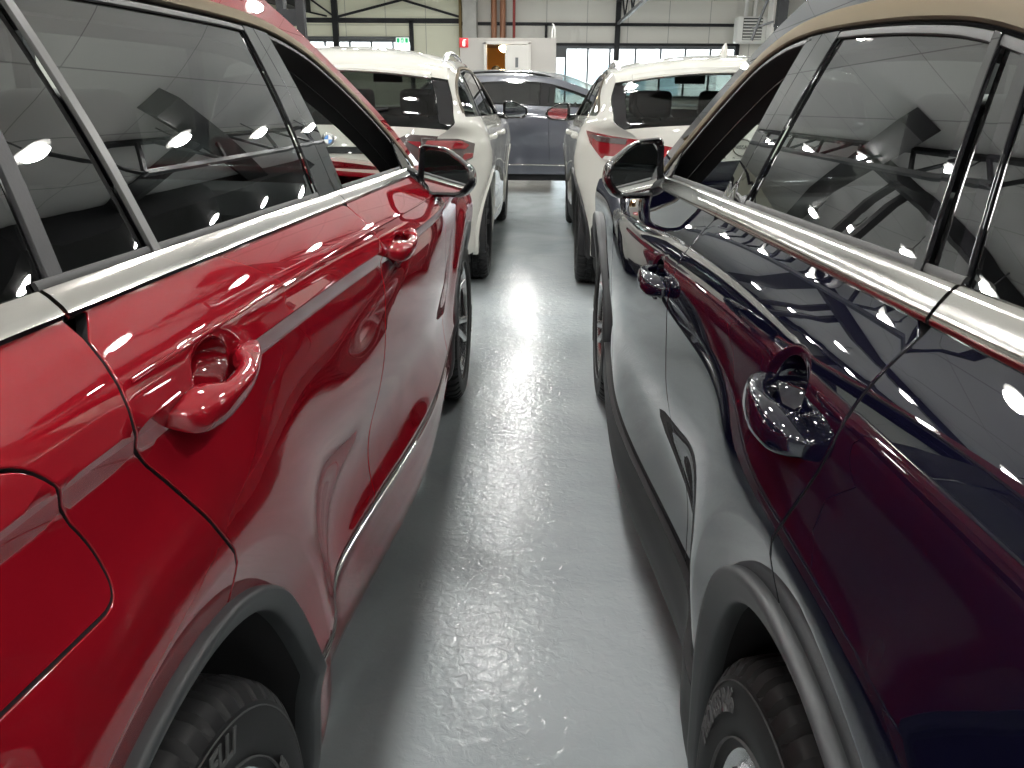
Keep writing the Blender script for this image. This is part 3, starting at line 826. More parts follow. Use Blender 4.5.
navy = dict(window_down=True, S=S2, loc=(1.16, .63), near=-1, hi=True, step=.03, paint='navy', label='dark blue SUV standing close on the right side of the narrow grey aisle', edge=edge2, crown=crown,
    skirt_z=.40, rows=rows_for([1.09], step=.026), fine_rows=[],
    dlo=[(-.44, 1.165), (-.42, 1.19), (-.28, 1.235), (-.08, 1.285), (.16, 1.333), (.34, 1.350), (.61, 1.361), (.80, 1.361), (.93, 1.350), (1.05, 1.320), (1.16, 1.262), (1.28, 1.19), (1.42, 1.10), (1.48, 1.062)],
    cshut=[(-.048, 1.11), (-.042, 1.06), (-.040, 1.015), (-.015, .94), (.012, .88), (.012, .84)],
    bshut=[(.715, 1.08), (.71, .9), (.735, .6), (.745, .50)], ashut=[(1.48, 1.06), (1.50, .92), (1.58, .80), (1.72, .62), (1.74, .50)],
    arch_rear=(-.055, .395), arch_front=(2.69, .37), arch_r=.415, arch_w=.056, arch_in=.022, arch_shift=(-.012, -.008), skirt_mat='black_plastic', skirt_off=.012,
    lines=dict(door=[(-.068, 1.10), (.105, 1.36)], div=[(-.005, 1.10), (.160, 1.36)], b0=[(.615, 1.085), (.632, 1.37)], bs=[(.712, 1.08), (.722, 1.38)], b1=[(.765, 1.07), (.795, 1.38)]),
    div_mat='black_gloss', post_mat='black_gloss',
    belt_trim=(.036, 'chrome'), top_trim=(.034, 'satin'),
    handles=[(.085, .998), (.83, .955)], cups=[(.100, .970, .042, .032, .030), (.840, .948, .042, .032, .030)], handle_len=.165,
    flap=None, mirror=dict(pos=(.940, 1.42, 1.098), size=(.142, .11, .145), yaw=-.17, tilt=-.13, base=(1.42, 1.06), tri=[(1.33, 1.06), (1.37, 1.2)], mat='black_gloss'),
    rail=(-.35, .85, 'black_gloss', .03), dash_y=1.24, wheel_x=.905, trim_mat='trim_grey',
    wheel=dict(rim=.222, tw=.225, spokes=5, pair=(-.16, .16), fan0=.3, sw=.021, mat='alu', roll=.3, text=[('PROXES R46', 128, .038, .286), ('PROXES R46', 308, .038, .286), ('225/65R17', 330, .018, .28)], cap='alu_dark', bold=.0014))

# white SUV on the left ---------------------------------------------------
def emblem_round(car, pos, nrm_rot, r):
    mb = MB(); mb.lathe([(0, .0005), (.004, .0005), (.004, r), (0, r)], 40, axis='z')
    e = mb.build('emblem', 'emblem_black', car); e.location = pos; e.rotation_euler = nrm_rot
    mb = MB(); mb.lathe([(.003, r * .97), (.006, r * .97), (.006, r), (.003, r)], 40, axis='z', closed=True); mb.build('emblem_ring', 'chrome', e)
    for q in range(4):
        mb = MB(); n = 10; rr = r * .60; ring = [(0, 0, .0055)] + [(rr * math.cos(a), rr * math.sin(a), .0055) for a in np.linspace(q * math.pi / 2, (q + 1) * math.pi / 2, n)]
        mb.add(ring, [(0, i, i + 1) for i in range(1, n)]); mb.build('emblem_quarter', 'blue' if q in (1, 3) else 'emblem_white', e)
    vs, fs = text_mesh('BMW', r * .36, .0006, .0006); mb = MB()
    o2 = []
    for v in vs:
        q = r * .79 + v.y; a = math.pi / 2 - v.x * 1.6 / q; o2.append((q * math.cos(a), q * math.sin(a), .0055 + v.z))
    mb.add(o2, fs); mb.build('emblem_letters', 'emblem_white', e, smooth=False)
    return e

def lamp(T, S, car, tail, side_poly, top_poly, mat, nm='tail_lamp', off=.006):
    for sg in (1, -1):
        if side_poly: panel(nm, S.P(sg), S.c(side_poly), mat, car, step=.03, off=off, flange=.012, gap=0)
        if top_poly:
            pl = [(T.uz(z, 0, T.tag['glass_top']), sg * v * .75) for v, z in top_poly]
            panel(nm, T.P, pl, mat, car, step=.03, off=off, flange=.012, gap=0)

def tail_bmw(car, S, T, tail):
    u = T.uz
    lamp(T, S, car, tail, [(-0.730, 1.00), (-0.570, .99), (-0.450, .955), (-0.470, .87), (-0.570, .835), (-0.730, .84)], [(1.0, 1.00), (.72, 1.01), (.62, .99), (.64, .93), (.80, .90), (.86, .84), (1.0, .84)], 'lamp_smoke')
    lamp(T, S, car, tail, [(-0.710, .985), (-0.550, .975), (-0.500, .95), (-0.530, .93), (-0.630, .935), (-0.670, .87), (-0.730, .86), (-0.730, .93)], [(.99, .985), (.76, .985), (.74, .965), (.88, .95), (.92, .86), (.99, .86)], 'lamp_red', 'lamp_strip', .012)
    lamp(T, S, car, tail, [(-0.530, .90), (-0.470, .90), (-0.480, .875), (-0.550, .86)], None, 'lamp_red', 'side_reflector', .012)
    b = T.tag['tail_bot']; z = .80
    # plate recess, reflector bar, bumper insert, spoiler, blades, emblem, wiper
    lo, hi_ = u(.90, 0, T.tag['glass_bot']), u(.93, 0, T.tag['glass_bot'])
    panel('boot_handle_strip', T.P, [(lo, -.40), (lo, .40), (hi_, .43), (hi_, -.43)], 'black_gloss', tail, off=.008, flange=.01)
    lo, hi_ = u(.80, 0, T.tag['glass_bot']), u(.84, 0, T.tag['glass_bot'])
    for s in (1, -1): panel('reflector', T.P, [(lo, s * .42), (lo, s * .66), (hi_, s * .66), (hi_, s * .42)], 'lamp_red', car, off=.008, flange=.01)
    lo, hi_ = .05, u(.52, 0, T.tag['glass_bot'])
    panel('bumper_insert', T.P, [(lo, -.55), (hi_, -.5), (hi_, .5), (lo, .55)], 'black_plastic', car, off=.006, flange=.01)
    gt, gb = T.tag['glass_top'], T.tag['glass_bot']
    for s in (1, -1): panel('spoiler_blade', T.P, [(gb + .03, s * .66), (gt - .02, s * .64), (gt - .02, s * .74), (gb + .02, s * .74)], 'black_gloss', tail, off=.012, flange=.012)
    rings = []
    for x in np.linspace(-.62, .62, 21):
        p = Vector(T.P(gt + .02, .75 * x / .72)); k = .10 * (1 - abs(x / .66) ** 6)
        rings.append([p + Vector((0, .10, .02)), p + Vector((0, -.02, .008)), p + Vector((0, -k, -.012)), p + Vector((0, -k - .004, -.024)), p + Vector((0, -k + .02, -.034)), p + Vector((0, .02, -.03))])
    mb = MB(); mb.loft(rings); mb.build('roof_spoiler', 'white', tail)
    mb = MB(); p = Vector(T.P(gb + .03, .02)); q = Vector(T.P(gb + .10, .36)); mb.tube([p + Vector((0, -.025, 0)), (p + q) / 2 + Vector((0, -.03, .012)), q + Vector((0, -.018, 0))], [.012, .008, .006], 8); mb.build('rear_wiper', 'black_plastic', tail)
    ue = u(.985, 0, gb); p, n = normal_at(T.P, ue, 0)
    e = emblem_round(tail, p + n * .003, n.to_track_quat('Z', 'Y').to_euler(), .041)

Sw = [(.17, .80), (.21, .865), (.27, .890), (.36, .897), (.46, .905), (.60, .905), (.74, .918), (.86, .926), (.94, .926, True), (.985, .915), (1.03, .897), (1.07, .874), (1.09, .860, True), (1.2, .812), (1.35, .737), (1.42, .692), (1.47, .650), (1.51, .590)]
S3 = Side(Sw, .02, 1.0, 2.69, -.72, 3.55, tuck=.03, bow=.02, flare=.02, dr=.36, tr=.62)
edge3 = [(-0.560, 0.300, 'start'), (-0.680, 0.380), (-0.710, 0.550), (-0.705, 0.720, 'tail_bot'), (-0.690, 0.900), (-0.660, 1.045, 'glass_bot'), (-0.560, 1.226), (-0.515, 1.332, 'glass_top'), (-0.457, 1.389), (-0.200, 1.437), (0.300, 1.459), (0.800, 1.459), (1.150, 1.428, 'ws_top'), (1.400, 1.349), (1.700, 1.217), (2.000, 1.090), (2.120, 1.040, 'cowl'), (2.400, 1.010), (2.900, 0.955), (3.250, 0.890), (3.400, 0.820, 'hood_front'), (3.460, 0.680), (3.480, 0.500), (3.450, 0.360), (3.360, 0.250, 'end')]
crown3 = [('start', .05), ('tail_bot', .085), ('glass_bot', .085), ('glass_top', .09), ('ws_top', .08), ('cowl', .10), ('hood_front', .16), ('end', .12)]
wheel_w = dict(rim=.235, tw=.225, spokes=5, pair=(-.2, .2), fan0=.4, sw=.02, mat='alu', roll=.3, text=[], tread=True)
bmw = dict(S=S3, loc=(-1.285, 5.70), near=1, paint='white', label='white SUV ahead of the red car, round blue and white badge on its tailgate', edge=edge3, crown=crown3,
    skirt_z=.33, dlo=[(-.50, 1.189), (-.48, 1.243), (-.40, 1.319), (-.22, 1.373), (.1, 1.398), (.6, 1.405), (1.0, 1.392), (1.3, 1.329), (1.6, 1.221), (1.9, 1.085)],
    cshut=[(.05, 1.10), (.02, 1.02), (.10, .88), (.22, .76)], bshut=[(1.0, 1.085), (1.0, .9), (1.02, .5)], ashut=[(1.90, 1.08), (1.88, .95), (1.98, .70), (2.0, .5)],
    arch_rear=(0, .36), arch_front=(2.69, .36), arch_r=.40, arch_w=.035, arch_in=.03, arch_mat='white', skirt_mat='white',
    lines=dict(door=[(-.08, 1.09), (-.03, 1.44)], b0=[(.88, 1.08), (.98, 1.45)], bs=[(.99, 1.08), (1.05, 1.45)], b1=[(1.05, 1.07), (1.12, 1.45)]),
    belt_trim=None, top_trim=(.022, 'satin'), handles=[(.18, .97), (1.12, .955)], mirror=dict(pos=(1.03, 1.76, 1.11), size=(.22, .12, .15), yaw=.1, base=(1.78, 1.06), tri=[(1.72, 1.06), (1.76, 1.2)], mat='black_gloss'),
    rail=(-.36, 1.1, 'alu', .035), dash_y=1.55, wheel_x=.90, wheel=dict(wheel_w, mat='alu_dark'), tail=tail_bmw, rear_glass='glass_rear', glass_mats=('glass_mid', 'glass_mid', 'glass_mid'), trim_mat='headliner', bumper_mat='white')

# white SUV on the right --------------------------------------------------
def tail_nissan(car, S, T, tail):
    u = T.uz; gb, gt = T.tag['glass_bot'], T.tag['glass_top']
    lamp(T, S, car, tail, [(-0.730, 1.00), (-0.490, 1.03), (-0.370, 1.04), (-0.430, .97), (-0.530, .88), (-0.730, .86)], [(1.0, 1.00), (.70, .965), (.45, .94), (.46, .905), (.70, .90), (.86, .86), (1.0, .86)], 'lamp_red')
    lamp(T, S, car, tail, [(-0.690, .90), (-0.550, .90), (-0.530, .88), (-0.690, .865)], None, 'lamp_clear', 'turn_lamp', .011)
    lamp(T, S, car, tail, [(-0.650, 1.005), (-0.470, 1.02), (-0.410, 1.02), (-0.490, .985), (-0.650, .975)], None, 'lamp_smoke', 'lamp_insert', .011)
    # black lower bumper
    hi_ = u(.50, 0, T.tag['glass_bot'])
    panel('bumper_insert', T.P, [(.02, -.745), (hi_, -.745), (hi_, .745), (.02, .745)], 'black_plastic', car, off=.008, flange=.012)
    for sg in (1, -1): panel('bumper_corner', S.P(sg), S.c([(-0.720, .26), (-0.720, .50), (-0.480, .50), (-0.440, .44), (-0.430, .26)]), 'black_plastic', car, off=.010, flange=.012)
    for s in (1, -1): panel('pillar_garnish', T.P, [(gb + .01, s * .68), (gt - .03, s * .66), (gt - .02, s * .745), (gb + .0, s * .745)], 'black_gloss', tail, off=.006, flange=.012)
    rings = []
    for x in np.linspace(-.64, .64, 21):
        p = Vector(T.P(gt + .02, .75 * x / .74)); k = .11 * (1 - abs(x / .68) ** 6)
        rings.append([p + Vector((0, .12, .025)), p + Vector((0, -.02, .012)), p + Vector((0, -k, -.008)), p + Vector((0, -k - .004, -.02)), p + Vector((0, -k + .02, -.03)), p + Vector((0, .02, -.03))])
    mb = MB(); mb.loft(rings); mb.build('roof_spoiler', 'white', tail)
    mb = MB(); p = Vector(T.P(T.tag['glass_top'] + .55, .03)); mb.loft([[p + Vector((dx * w_, dy, dz)) for dx, w_ in ((-1, .022), (1, .022))] + [p + Vector((.022 * .9, dy + .10 * s_, dz)) for s_ in (1,)] + [p + Vector((-.022 * .9, dy + .10, dz))] for dy, dz, s_ in ((0, 0, 1),)] , caps=False) if False else None
    mb = MB()
    for k in range(1):
        rings = []
        for t in np.linspace(0, 1, 7):
            w_, l0, l1 = .026 * (1 - t) ** .7 + .003, .0 - .005 + .0 * t, .15 - .115 * t
            y0 = -.005 + .01 * t; rings.append([p + Vector((w_ * math.cos(a), (y0 + l1) / 2 + (l1 - y0) / 2 * math.sin(a), .075 * t)) for a in np.linspace(0, 2 * math.pi, 14, endpoint=False)])
        mb.loft(rings)
    mb.build('roof_antenna', 'white', car)
    # wiper, handle strip, emblem
    mb = MB(); a = Vector(T.P(gb + .03, .02)); q = Vector(T.P(gb + .10, .36)); mb.tube([a + Vector((0, -.025, 0)), (a + q) / 2 + Vector((0, -.03, .012)), q + Vector((0, -.018, 0))], [.012, .008, .006], 8); mb.build('rear_wiper', 'black_plastic', tail)
    lo, hi_ = u(.865, 0, gb), u(.885, 0, gb)
    panel('boot_handle_strip', T.P, [(lo, -.30), (lo, .30), (hi_, .32), (hi_, -.32)], 'black_gloss', tail, off=.008, flange=.01)
    ue = u(.975, 0, gb); p, n = normal_at(T.P, ue, 0)
    r = .052
    mb = MB()
    ring = []
    for s_ in (0, math.pi):
        pts = [(r * math.cos(a), r * .86 * math.sin(a), .006) for a in np.linspace(s_ + .16, s_ + math.pi - .16, 24)]; mb.tube(pts, .0055, 8)
    e = mb.build('emblem', 'chrome', tail, loc=p + n * .004); e.rotation_euler = n.to_track_quat('Z', 'Y').to_euler()
    vs, fs = text_mesh('NISSAN', .030, .002, .0006); mb = MB(); mb.add([(v.x * .95, v.y, v.z + .006) for v in vs], fs); mb.build('emblem_letters', 'chrome', e, smooth=False)
    vs, fs = text_mesh('Q  A  S  H  Q  A  I', .034, .002, .0004)
    ue = u(.905, 0, gb); p, n = normal_at(T.P, ue, 0); mb = MB(); mb.add([(v.x * 1.3, v.y, v.z + .004) for v in vs], fs); o = mb.build('name_letters', 'chrome', tail, smooth=False, loc=p + n * .003); o.rotation_euler = n.to_track_quat('Z', 'Y').to_euler()

def tail_basic(car, S, T, tail):
    u = T.uz; gb, gt = T.tag['glass_bot'], T.tag['glass_top']
    lamp(T, S, car, tail, [(-.88, 1.03), (-.72, 1.04), (-.62, 1.01), (-.66, .93), (-.88, .89)], [(1.0, 1.03), (.52, 1.03), (.50, .97), (.80, .91), (1.0, .89)], 'lamp_red')
    lo, hi_ = u(.74, 0, gb), u(.87, 0, gb)
    panel('plate_recess', T.P, [(lo, -.26), (lo, .26), (hi_, .30), (hi_, -.30)], 'black_gloss', tail, off=.006, flange=.01)
    lo, hi_ = .04, u(.48, 0, gb)
    panel('bumper_insert', T.P, [(lo, -.70), (hi_, -.66), (hi_, .66), (lo, .70)], 'black_plastic', car, off=.008, flange=.012)
    for s_ in (1, -1): panel('reflector', T.P, [(hi_ + .02, s_ * .42), (hi_ + .02, s_ * .62), (hi_ + .05, s_ * .62), (hi_ + .05, s_ * .42)], 'lamp_red', car, off=.008, flange=.01)
    rings = []
    for x in np.linspace(-.64, .64, 21):
        p = Vector(T.P(gt + .02, .75 * x / .74)); k = .12 * (1 - abs(x / .68) ** 6)
        rings.append([p + Vector((0, .12, .025)), p + Vector((0, -.02, .014)), p + Vector((0, -k, -.004)), p + Vector((0, -k - .004, -.018)), p + Vector((0, -k + .02, -.03)), p + Vector((0, .02, -.03))])
    mb = MB(); mb.loft(rings); mb.build('roof_spoiler', car_paint[0], tail)
    mb = MB(); a = Vector(T.P(gb + .03, .02)); q = Vector(T.P(gb + .10, .36)); mb.tube([a + Vector((0, -.025, 0)), (a + q) / 2 + Vector((0, -.03, .012)), q + Vector((0, -.018, 0))], [.012, .008, .006], 8); mb.build('rear_wiper', 'black_plastic', tail)
car_paint = ['red']

S4 = Side(Sw, .03, 1.0, 2.665, -.71, 3.50, tuck=.03, bow=.02, flare=.02, dr=.36, tr=.62)
edge4 = [(-0.560, 0.300, 'start'), (-0.680, 0.380), (-0.710, 0.550), (-0.705, 0.720, 'tail_bot'), (-0.700, 0.900), (-0.680, 1.060, 'glass_bot'), (-0.505, 1.243), (-0.473, 1.319, 'glass_top'), (-0.419, 1.357), (-0.200, 1.390), (0.300, 1.411), (0.800, 1.407), (1.100, 1.378, 'ws_top'), (1.350, 1.310), (1.700, 1.200), (1.950, 1.085), (2.050, 1.040, 'cowl'), (2.400, 1.010), (2.900, 0.955), (3.200, 0.890), (3.340, 0.820, 'hood_front'), (3.420, 0.680), (3.440, 0.500), (3.400, 0.360), (3.300, 0.250, 'end')]
nissan = dict(S=S4, loc=(1.14, 5.62), near=-1, paint='white', label='white SUV ahead of the dark blue car, ring badge on its tailgate', edge=edge4, crown=crown3,
    skirt_z=.38, dlo=[(-.42, 1.155), (-.38, 1.185), (-.20, 1.271), (.0, 1.335), (.2, 1.357), (.6, 1.365), (.95, 1.352), (1.25, 1.292), (1.55, 1.185), (1.82, 1.081)],
    cshut=[(.0, 1.12), (-.02, 1.02), (.08, .88), (.20, .76)], bshut=[(.98, 1.085), (.98, .9), (1.0, .5)], ashut=[(1.82, 1.08), (1.82, .95), (1.92, .70), (1.94, .5)],
    arch_rear=(0, .36), arch_front=(2.665, .36), arch_r=.41, arch_w=.06, arch_in=.05, arch_mat='black_plastic', skirt_mat='black_plastic',
    lines=dict(door=[(-.02, 1.10), (.10, 1.40)], b0=[(.86, 1.08), (.94, 1.42)], bs=[(.96, 1.08), (1.01, 1.42)], b1=[(1.02, 1.07), (1.08, 1.42)]),
    belt_trim=None, top_trim=(.02, 'satin'), handles=[(.15, .985), (1.08, .965)], mirror=dict(pos=(1.03, 1.68, 1.10), size=(.21, .12, .145), yaw=.1, base=(1.68, 1.06), tri=[(1.64, 1.06), (1.68, 1.2)], mat='black_gloss'),
    rail=(-.30, 1.0, 'alu', .03), dash_y=1.48, wheel_x=.895, wheel=dict(wheel_w, mat='alu_dark'), tail=tail_nissan, rear_glass='glass_rear', glass_mats=('glass_mid', 'glass_mid', 'glass_mid'), trim_mat='headliner', bumper_mat='white')

# grey car across the end -----------------------------------------------
S5 = Side(Sw, .03, 1.0, 2.70, -.88, 3.55, tuck=.03, bow=.02, flare=.02, dr=.36, tr=.62)
edge5 = [(-.70, 0.300, 'start'), (-.82, 0.380), (-.86, 0.550), (-.85, 0.720, 'tail_bot'), (-.82, 0.920), (-.78, 1.050, 'glass_bot'), (-.55, 1.278), (-.45, 1.354, 'glass_top'), (-.35, 1.387), (-.1, 1.420), (.4, 1.440), (.9, 1.430), (1.20, 1.387, 'ws_top'), (1.5, 1.288), (1.8, 1.175), (2.05, 1.070), (2.15, 1.030, 'cowl'), (2.4, 1.000), (2.9, 0.950), (3.25, 0.880), (3.40, 0.800, 'hood_front'), (3.48, 0.680), (3.50, 0.500), (3.46, 0.360), (3.36, 0.250, 'end')]
grey = dict(S=S5, skirt_bot=.25, loc=(-.98, 11.5), rz=-math.pi / 2, near=1, paint='grey', label='grey SUV parked crosswise behind the two white cars', edge=edge5, crown=crown3,
    skirt_z=.36, dlo=[(-.50, 1.128), (-.45, 1.156), (-.25, 1.261), (.0, 1.332), (.25, 1.361), (.65, 1.370), (1.0, 1.351), (1.3, 1.275), (1.6, 1.171), (1.88, 1.062)],
    cshut=[(.05, 1.10), (.03, 1.02), (.12, .88), (.24, .76)], bshut=[(1.03, 1.085), (1.03, .9), (1.05, .5)], ashut=[(1.88, 1.06), (1.88, .95), (1.96, .70), (1.98, .5)],
    arch_rear=(0, .36), arch_front=(2.70, .36), arch_r=.41, arch_w=.05, arch_in=.045, arch_mat='black_plastic', skirt_mat='grey',
    lines=dict(door=[(.0, 1.10), (.10, 1.40)], b0=[(.90, 1.08), (.95, 1.40)], bs=[(1.02, 1.08), (1.05, 1.40)], b1=[(1.09, 1.07), (1.12, 1.40)]),
    belt_trim=(.018, 'black_gloss'), top_trim=None, handles=[(.24, .96), (1.20, .94)], mirror=dict(pos=(1.03, 1.74, 1.08), size=(.21, .12, .14), yaw=.1, base=(1.75, 1.05), tri=[(1.70, 1.05), (1.74, 1.2)], mat='grey'),
    strips=[('sill_trim', [(.45, .37), (2.25, .36)], .016, .006, 'chrome')],
    rail=(-.3, 1.1, 'black_gloss', .03), dash_y=1.55, wheel_x=.895, wheel=dict(wheel_w), glass_mats=('glass_dark', 'glass_dark', 'glass_mid'))

for sp in (red, navy, grey): sp['tail'] = tail_basic
for sp in (red, navy, bmw, nissan, grey):
    car_paint[0] = sp['paint']; build_car(sp)
# ------------------------------------------------------------------ hall
def quad(name, pts, mat, parent=None, kind='structure'):
    mb = MB(); mb.add(pts, [tuple(range(len(pts)))]); return mb.build(name, mat, parent, smooth=False, kind=kind)

def grid_mat(name, col, line, sx, sy, w, rough=.6, axes='xy', coat=0.):
    """panels with thin joint lines, object coordinates in metres"""
    m, nt, b = new_mat(name); b.inputs['Roughness'].default_value = rough; b.inputs['Coat Weight'].default_value = coat
    tc = nt.nodes.new('ShaderNodeTexCoord'); sp_ = nt.nodes.new('ShaderNodeSeparateXYZ'); nt.links.new(tc.outputs['Object'], sp_.inputs[0])
    outs = []
    for ax, s_ in zip(axes, (sx, sy)):
        d = nt.nodes.new('ShaderNodeMath'); d.operation = 'DIVIDE'; d.inputs[1].default_value = s_; nt.links.new(sp_.outputs[ax.upper()], d.inputs[0])
        f = nt.nodes.new('ShaderNodeMath'); f.operation = 'FRACT'; nt.links.new(d.outputs[0], f.inputs[0])
        c = nt.nodes.new('ShaderNodeMath'); c.operation = 'LESS_THAN'; c.inputs[1].default_value = w / s_; nt.links.new(f.outputs[0], c.inputs[0]); outs.append(c)
    mx = nt.nodes.new('ShaderNodeMath'); mx.operation = 'MAXIMUM'; nt.links.new(outs[0].outputs[0], mx.inputs[0]); nt.links.new(outs[1].outputs[0], mx.inputs[1])
    n = nt.nodes.new('ShaderNodeTexNoise'); n.inputs['Scale'].default_value = .7; nt.links.new(tc.outputs['Object'], n.inputs['Vector'])
    r = nt.nodes.new('ShaderNodeMix'); r.data_type = 'RGBA'; nt.links.new(n.outputs['Fac'], r.inputs[0]); r.inputs[6].default_value = (*[c * .93 for c in col], 1); r.inputs[7].default_value = (*col, 1)
    q = nt.nodes.new('ShaderNodeMix'); q.data_type = 'RGBA'; nt.links.new(mx.outputs[0], q.inputs[0]); nt.links.new(r.outputs[2], q.inputs[6]); q.inputs[7].default_value = (*line, 1)
    nt.links.new(q.outputs[2], b.inputs['Base Color']); return m

# glossy grey epoxy floor with a rolled orange-peel skin and trowel swirls
m, nt, b = new_mat('epoxy_floor'); M['floor'] = m
b.inputs['Roughness'].default_value = .13; b.inputs['Specular IOR Level'].default_value = .14; b.inputs['IOR'].default_value = 1.42
tc = nt.nodes.new('ShaderNodeTexCoord')
n1 = nt.nodes.new('ShaderNodeTexNoise'); n1.inputs['Scale'].default_value = 1.3; n1.inputs['Detail'].default_value = 5; n1.inputs['Distortion'].default_value = 1.6
nt.links.new(tc.outputs['Object'], n1.inputs['Vector'])
cr = nt.nodes.new('ShaderNodeValToRGB'); cr.color_ramp.elements[0].position = .3; cr.color_ramp.elements[1].position = .72
cr.color_ramp.elements[0].color = (.30, .335, .345, 1); cr.color_ramp.elements[1].color = (.40, .435, .445, 1)
nt.links.new(n1.outputs['Fac'], cr.inputs['Fac']); nt.links.new(cr.outputs['Color'], b.inputs['Base Color'])
n2 = nt.nodes.new('ShaderNodeTexNoise'); n2.inputs['Scale'].default_value = 36; n2.inputs['Detail'].default_value = 3; n2.inputs['Distortion'].default_value = .8
n3 = nt.nodes.new('ShaderNodeTexNoise'); n3.inputs['Scale'].default_value = 7; n3.inputs['Detail'].default_value = 4; n3.inputs['Distortion'].default_value = 2.5
for n_ in (n2, n3): nt.links.new(tc.outputs['Object'], n_.inputs['Vector'])
b1 = nt.nodes.new('ShaderNodeBump'); b1.inputs['Strength'].default_value = .75; b1.inputs['Distance'].default_value = .0024; nt.links.new(n2.outputs['Fac'], b1.inputs['Height'])
b2 = nt.nodes.new('ShaderNodeBump'); b2.inputs['Strength'].default_value = .5; b2.inputs['Distance'].default_value = .003; nt.links.new(n3.outputs['Fac'], b2.inputs['Height']); nt.links.new(b1.outputs['Normal'], b2.inputs['Normal'])
nt.links.new(b2.outputs['Normal'], b.inputs['Normal']); nt.links.new(b2.outputs['Normal'], b.inputs['Coat Normal'])

CZ = 4.30; FY = 32.0; BY = -12.0; LX = -10.5; RX = 8.6
M['ceil'] = grid_mat('ceiling_tiles', (.80, .79, .77), (.42, .41, .40), 1.2, 2.4, .02, .8, 'xy')
M['wall_far'] = grid_mat('cladding_panels', (.76, .74, .68), (.40, .39, .36), 1.48, 1.15, .025, .55, 'xz')
M['wall_green'] = grid_mat('cladding_panels_yellow', (.88, .88, .70), (.5, .5, .4), 1.48, 1.15, .025, .55, 'xz')
M['wall_side'] = grid_mat('cladding_side', (.60, .58, .54), (.36, .35, .33), 1.5, 1.1, .025, .55, 'yz')
M['wall_back'] = pbr('back_wall', (.20, .20, .20), .7)
M['steel'] = pbr('dark_steel', (.022, .023, .025), .55, 0, spec=.2, noise=(3, .2))
M['steel_mid'] = pbr('grey_steel', (.11, .115, .12), .5)
M['concrete'] = pbr('concrete_grey', (.52, .51, .48), .8, noise=(2.2, .12))
M['partition'] = pbr('partition_board', (.36, .345, .32), .7)
M['door_white'] = pbr('door_white', (.52, .505, .47), .5)
M['orange'] = pbr('orange_wall', (.85, .50, .16), .7)
M['pipe'] = pbr('pipe_rust', (.36, .16, .085), .45)
M['pipe_red'] = pbr('pipe_red', (.36, .05, .04), .45)
M['heater'] = pbr('heater_white', (.78, .77, .74), .4)
M['frame'] = pbr('window_frame', (.10, .11, .12), .5)
M['sign_red'] = pbr('sign_red', (.62, .02, .03), .4)
M['sign_green'] = pbr('sign_green', (.02, .42, .16), .5, emit=(.02, .5, .2), estr=.6)
M['sign_white'] = pbr('sign_white', (.85, .88, .86), .5, emit=(.8, 1, .9), estr=.7)
M['brown'] = pbr('brown_post', (.22, .15, .05), .6)
M['lamp'] = pbr('lamp_glow', (1, 1, 1), .5, emit=(1, .985, .955), estr=LAMP)
M['bulb'] = pbr('ceiling_bowl_glow', (1, .95, .8), .5, emit=(1, .80, .45), estr=40)
M['window_glass'] = glass('window_glass', (.93, .95, .95), 1.45)

mb = MB(); mb.box(((LX + RX) / 2, (FY + BY) / 2, -.05), (RX - LX, FY - BY, .1)); mb.build('floor', 'floor', smooth=False, kind='structure')
mb = MB(); mb.box(((LX + RX) / 2, (FY + BY) / 2, CZ + .05), (RX - LX, FY - BY, .1)); mb.build('ceiling', 'ceil', smooth=False, kind='structure')
# far wall with openings: piers and lintels as one wall
def wall_xz(name, y, rects, mat):
    mb = MB()
    for x0, x1, z0, z1 in rects: mb.box(((x0 + x1) / 2, y + .1, (z0 + z1) / 2), (x1 - x0, .2, z1 - z0))
    return mb.build(name, mat, smooth=False, kind='structure')
wall_xz('wall_far', FY, [(-3.15, .33, 0, CZ), (.33, 6.95, 2.76, CZ), (6.95, RX, 0, CZ)], 'wall_far')
wall_xz('wall_far_side', FY, [(LX, -3.15, 2.98, CZ), (LX, -3.15, 0, 2.50), (LX, -9.2, 2.5, 2.98), (-4.95, -3.15, 2.5, 2.98)], 'wall_green')
for nm, x, s_ in (('wall_left', LX, -1), ('wall_right', RX, 1)):
    mb = MB(); mb.box((x + s_ * .1, (FY + BY) / 2, CZ / 2), (.2, FY - BY, CZ)); mb.build(nm, 'wall_side', smooth=False, kind='structure')
mb = MB(); mb.box(((LX + RX) / 2, BY - .1, CZ / 2), (RX - LX, .2, CZ)); mb.build('wall_back', 'wall_back', smooth=False, kind='structure')
# windows: frames and panes
def window(name, x0, x1, z0, z1, mull, fr=.07):
    mb = MB(); y = FY - .02
    mb.box(((x0 + x1) / 2, y, z1 - .05), (x1 - x0, .14, .10)); mb.box(((x0 + x1) / 2, y, z0 + fr / 2), (x1 - x0, .14, fr))
    for x in mull: mb.box((x, y, (z0 + z1) / 2), (fr, .12, z1 - z0))
    w_ = mb.build(name, 'frame', smooth=False, kind='structure')
    mb = MB(); mb.box(((x0 + x1) / 2, y + .05, (z0 + z1) / 2), (x1 - x0, .01, z1 - z0)); mb.build('pane', 'window_glass', w_, smooth=False)
    return w_
window('window_1', .33, 2.5, 0, 2.78, (.36, .74, 1.55, 2.36))
window('window_2', 2.5, 6.95, 1.0, 2.78, (2.53, 3.30, 4.22, 5.12, 6.03, 6.92))
window('window_3', -9.2, -4.95, 2.50, 2.98, (-9.15, -8.2, -7.27, -6.47, -5.66, -4.98))
mb = MB(); mb.box((.55, FY - .05, 2.42), (.36, .10, .08)); mb.box((.55, FY - .03, 2.58), (.34, .05, .24)); mb.build('window_4', 'steel_mid', smooth=False, kind='structure')
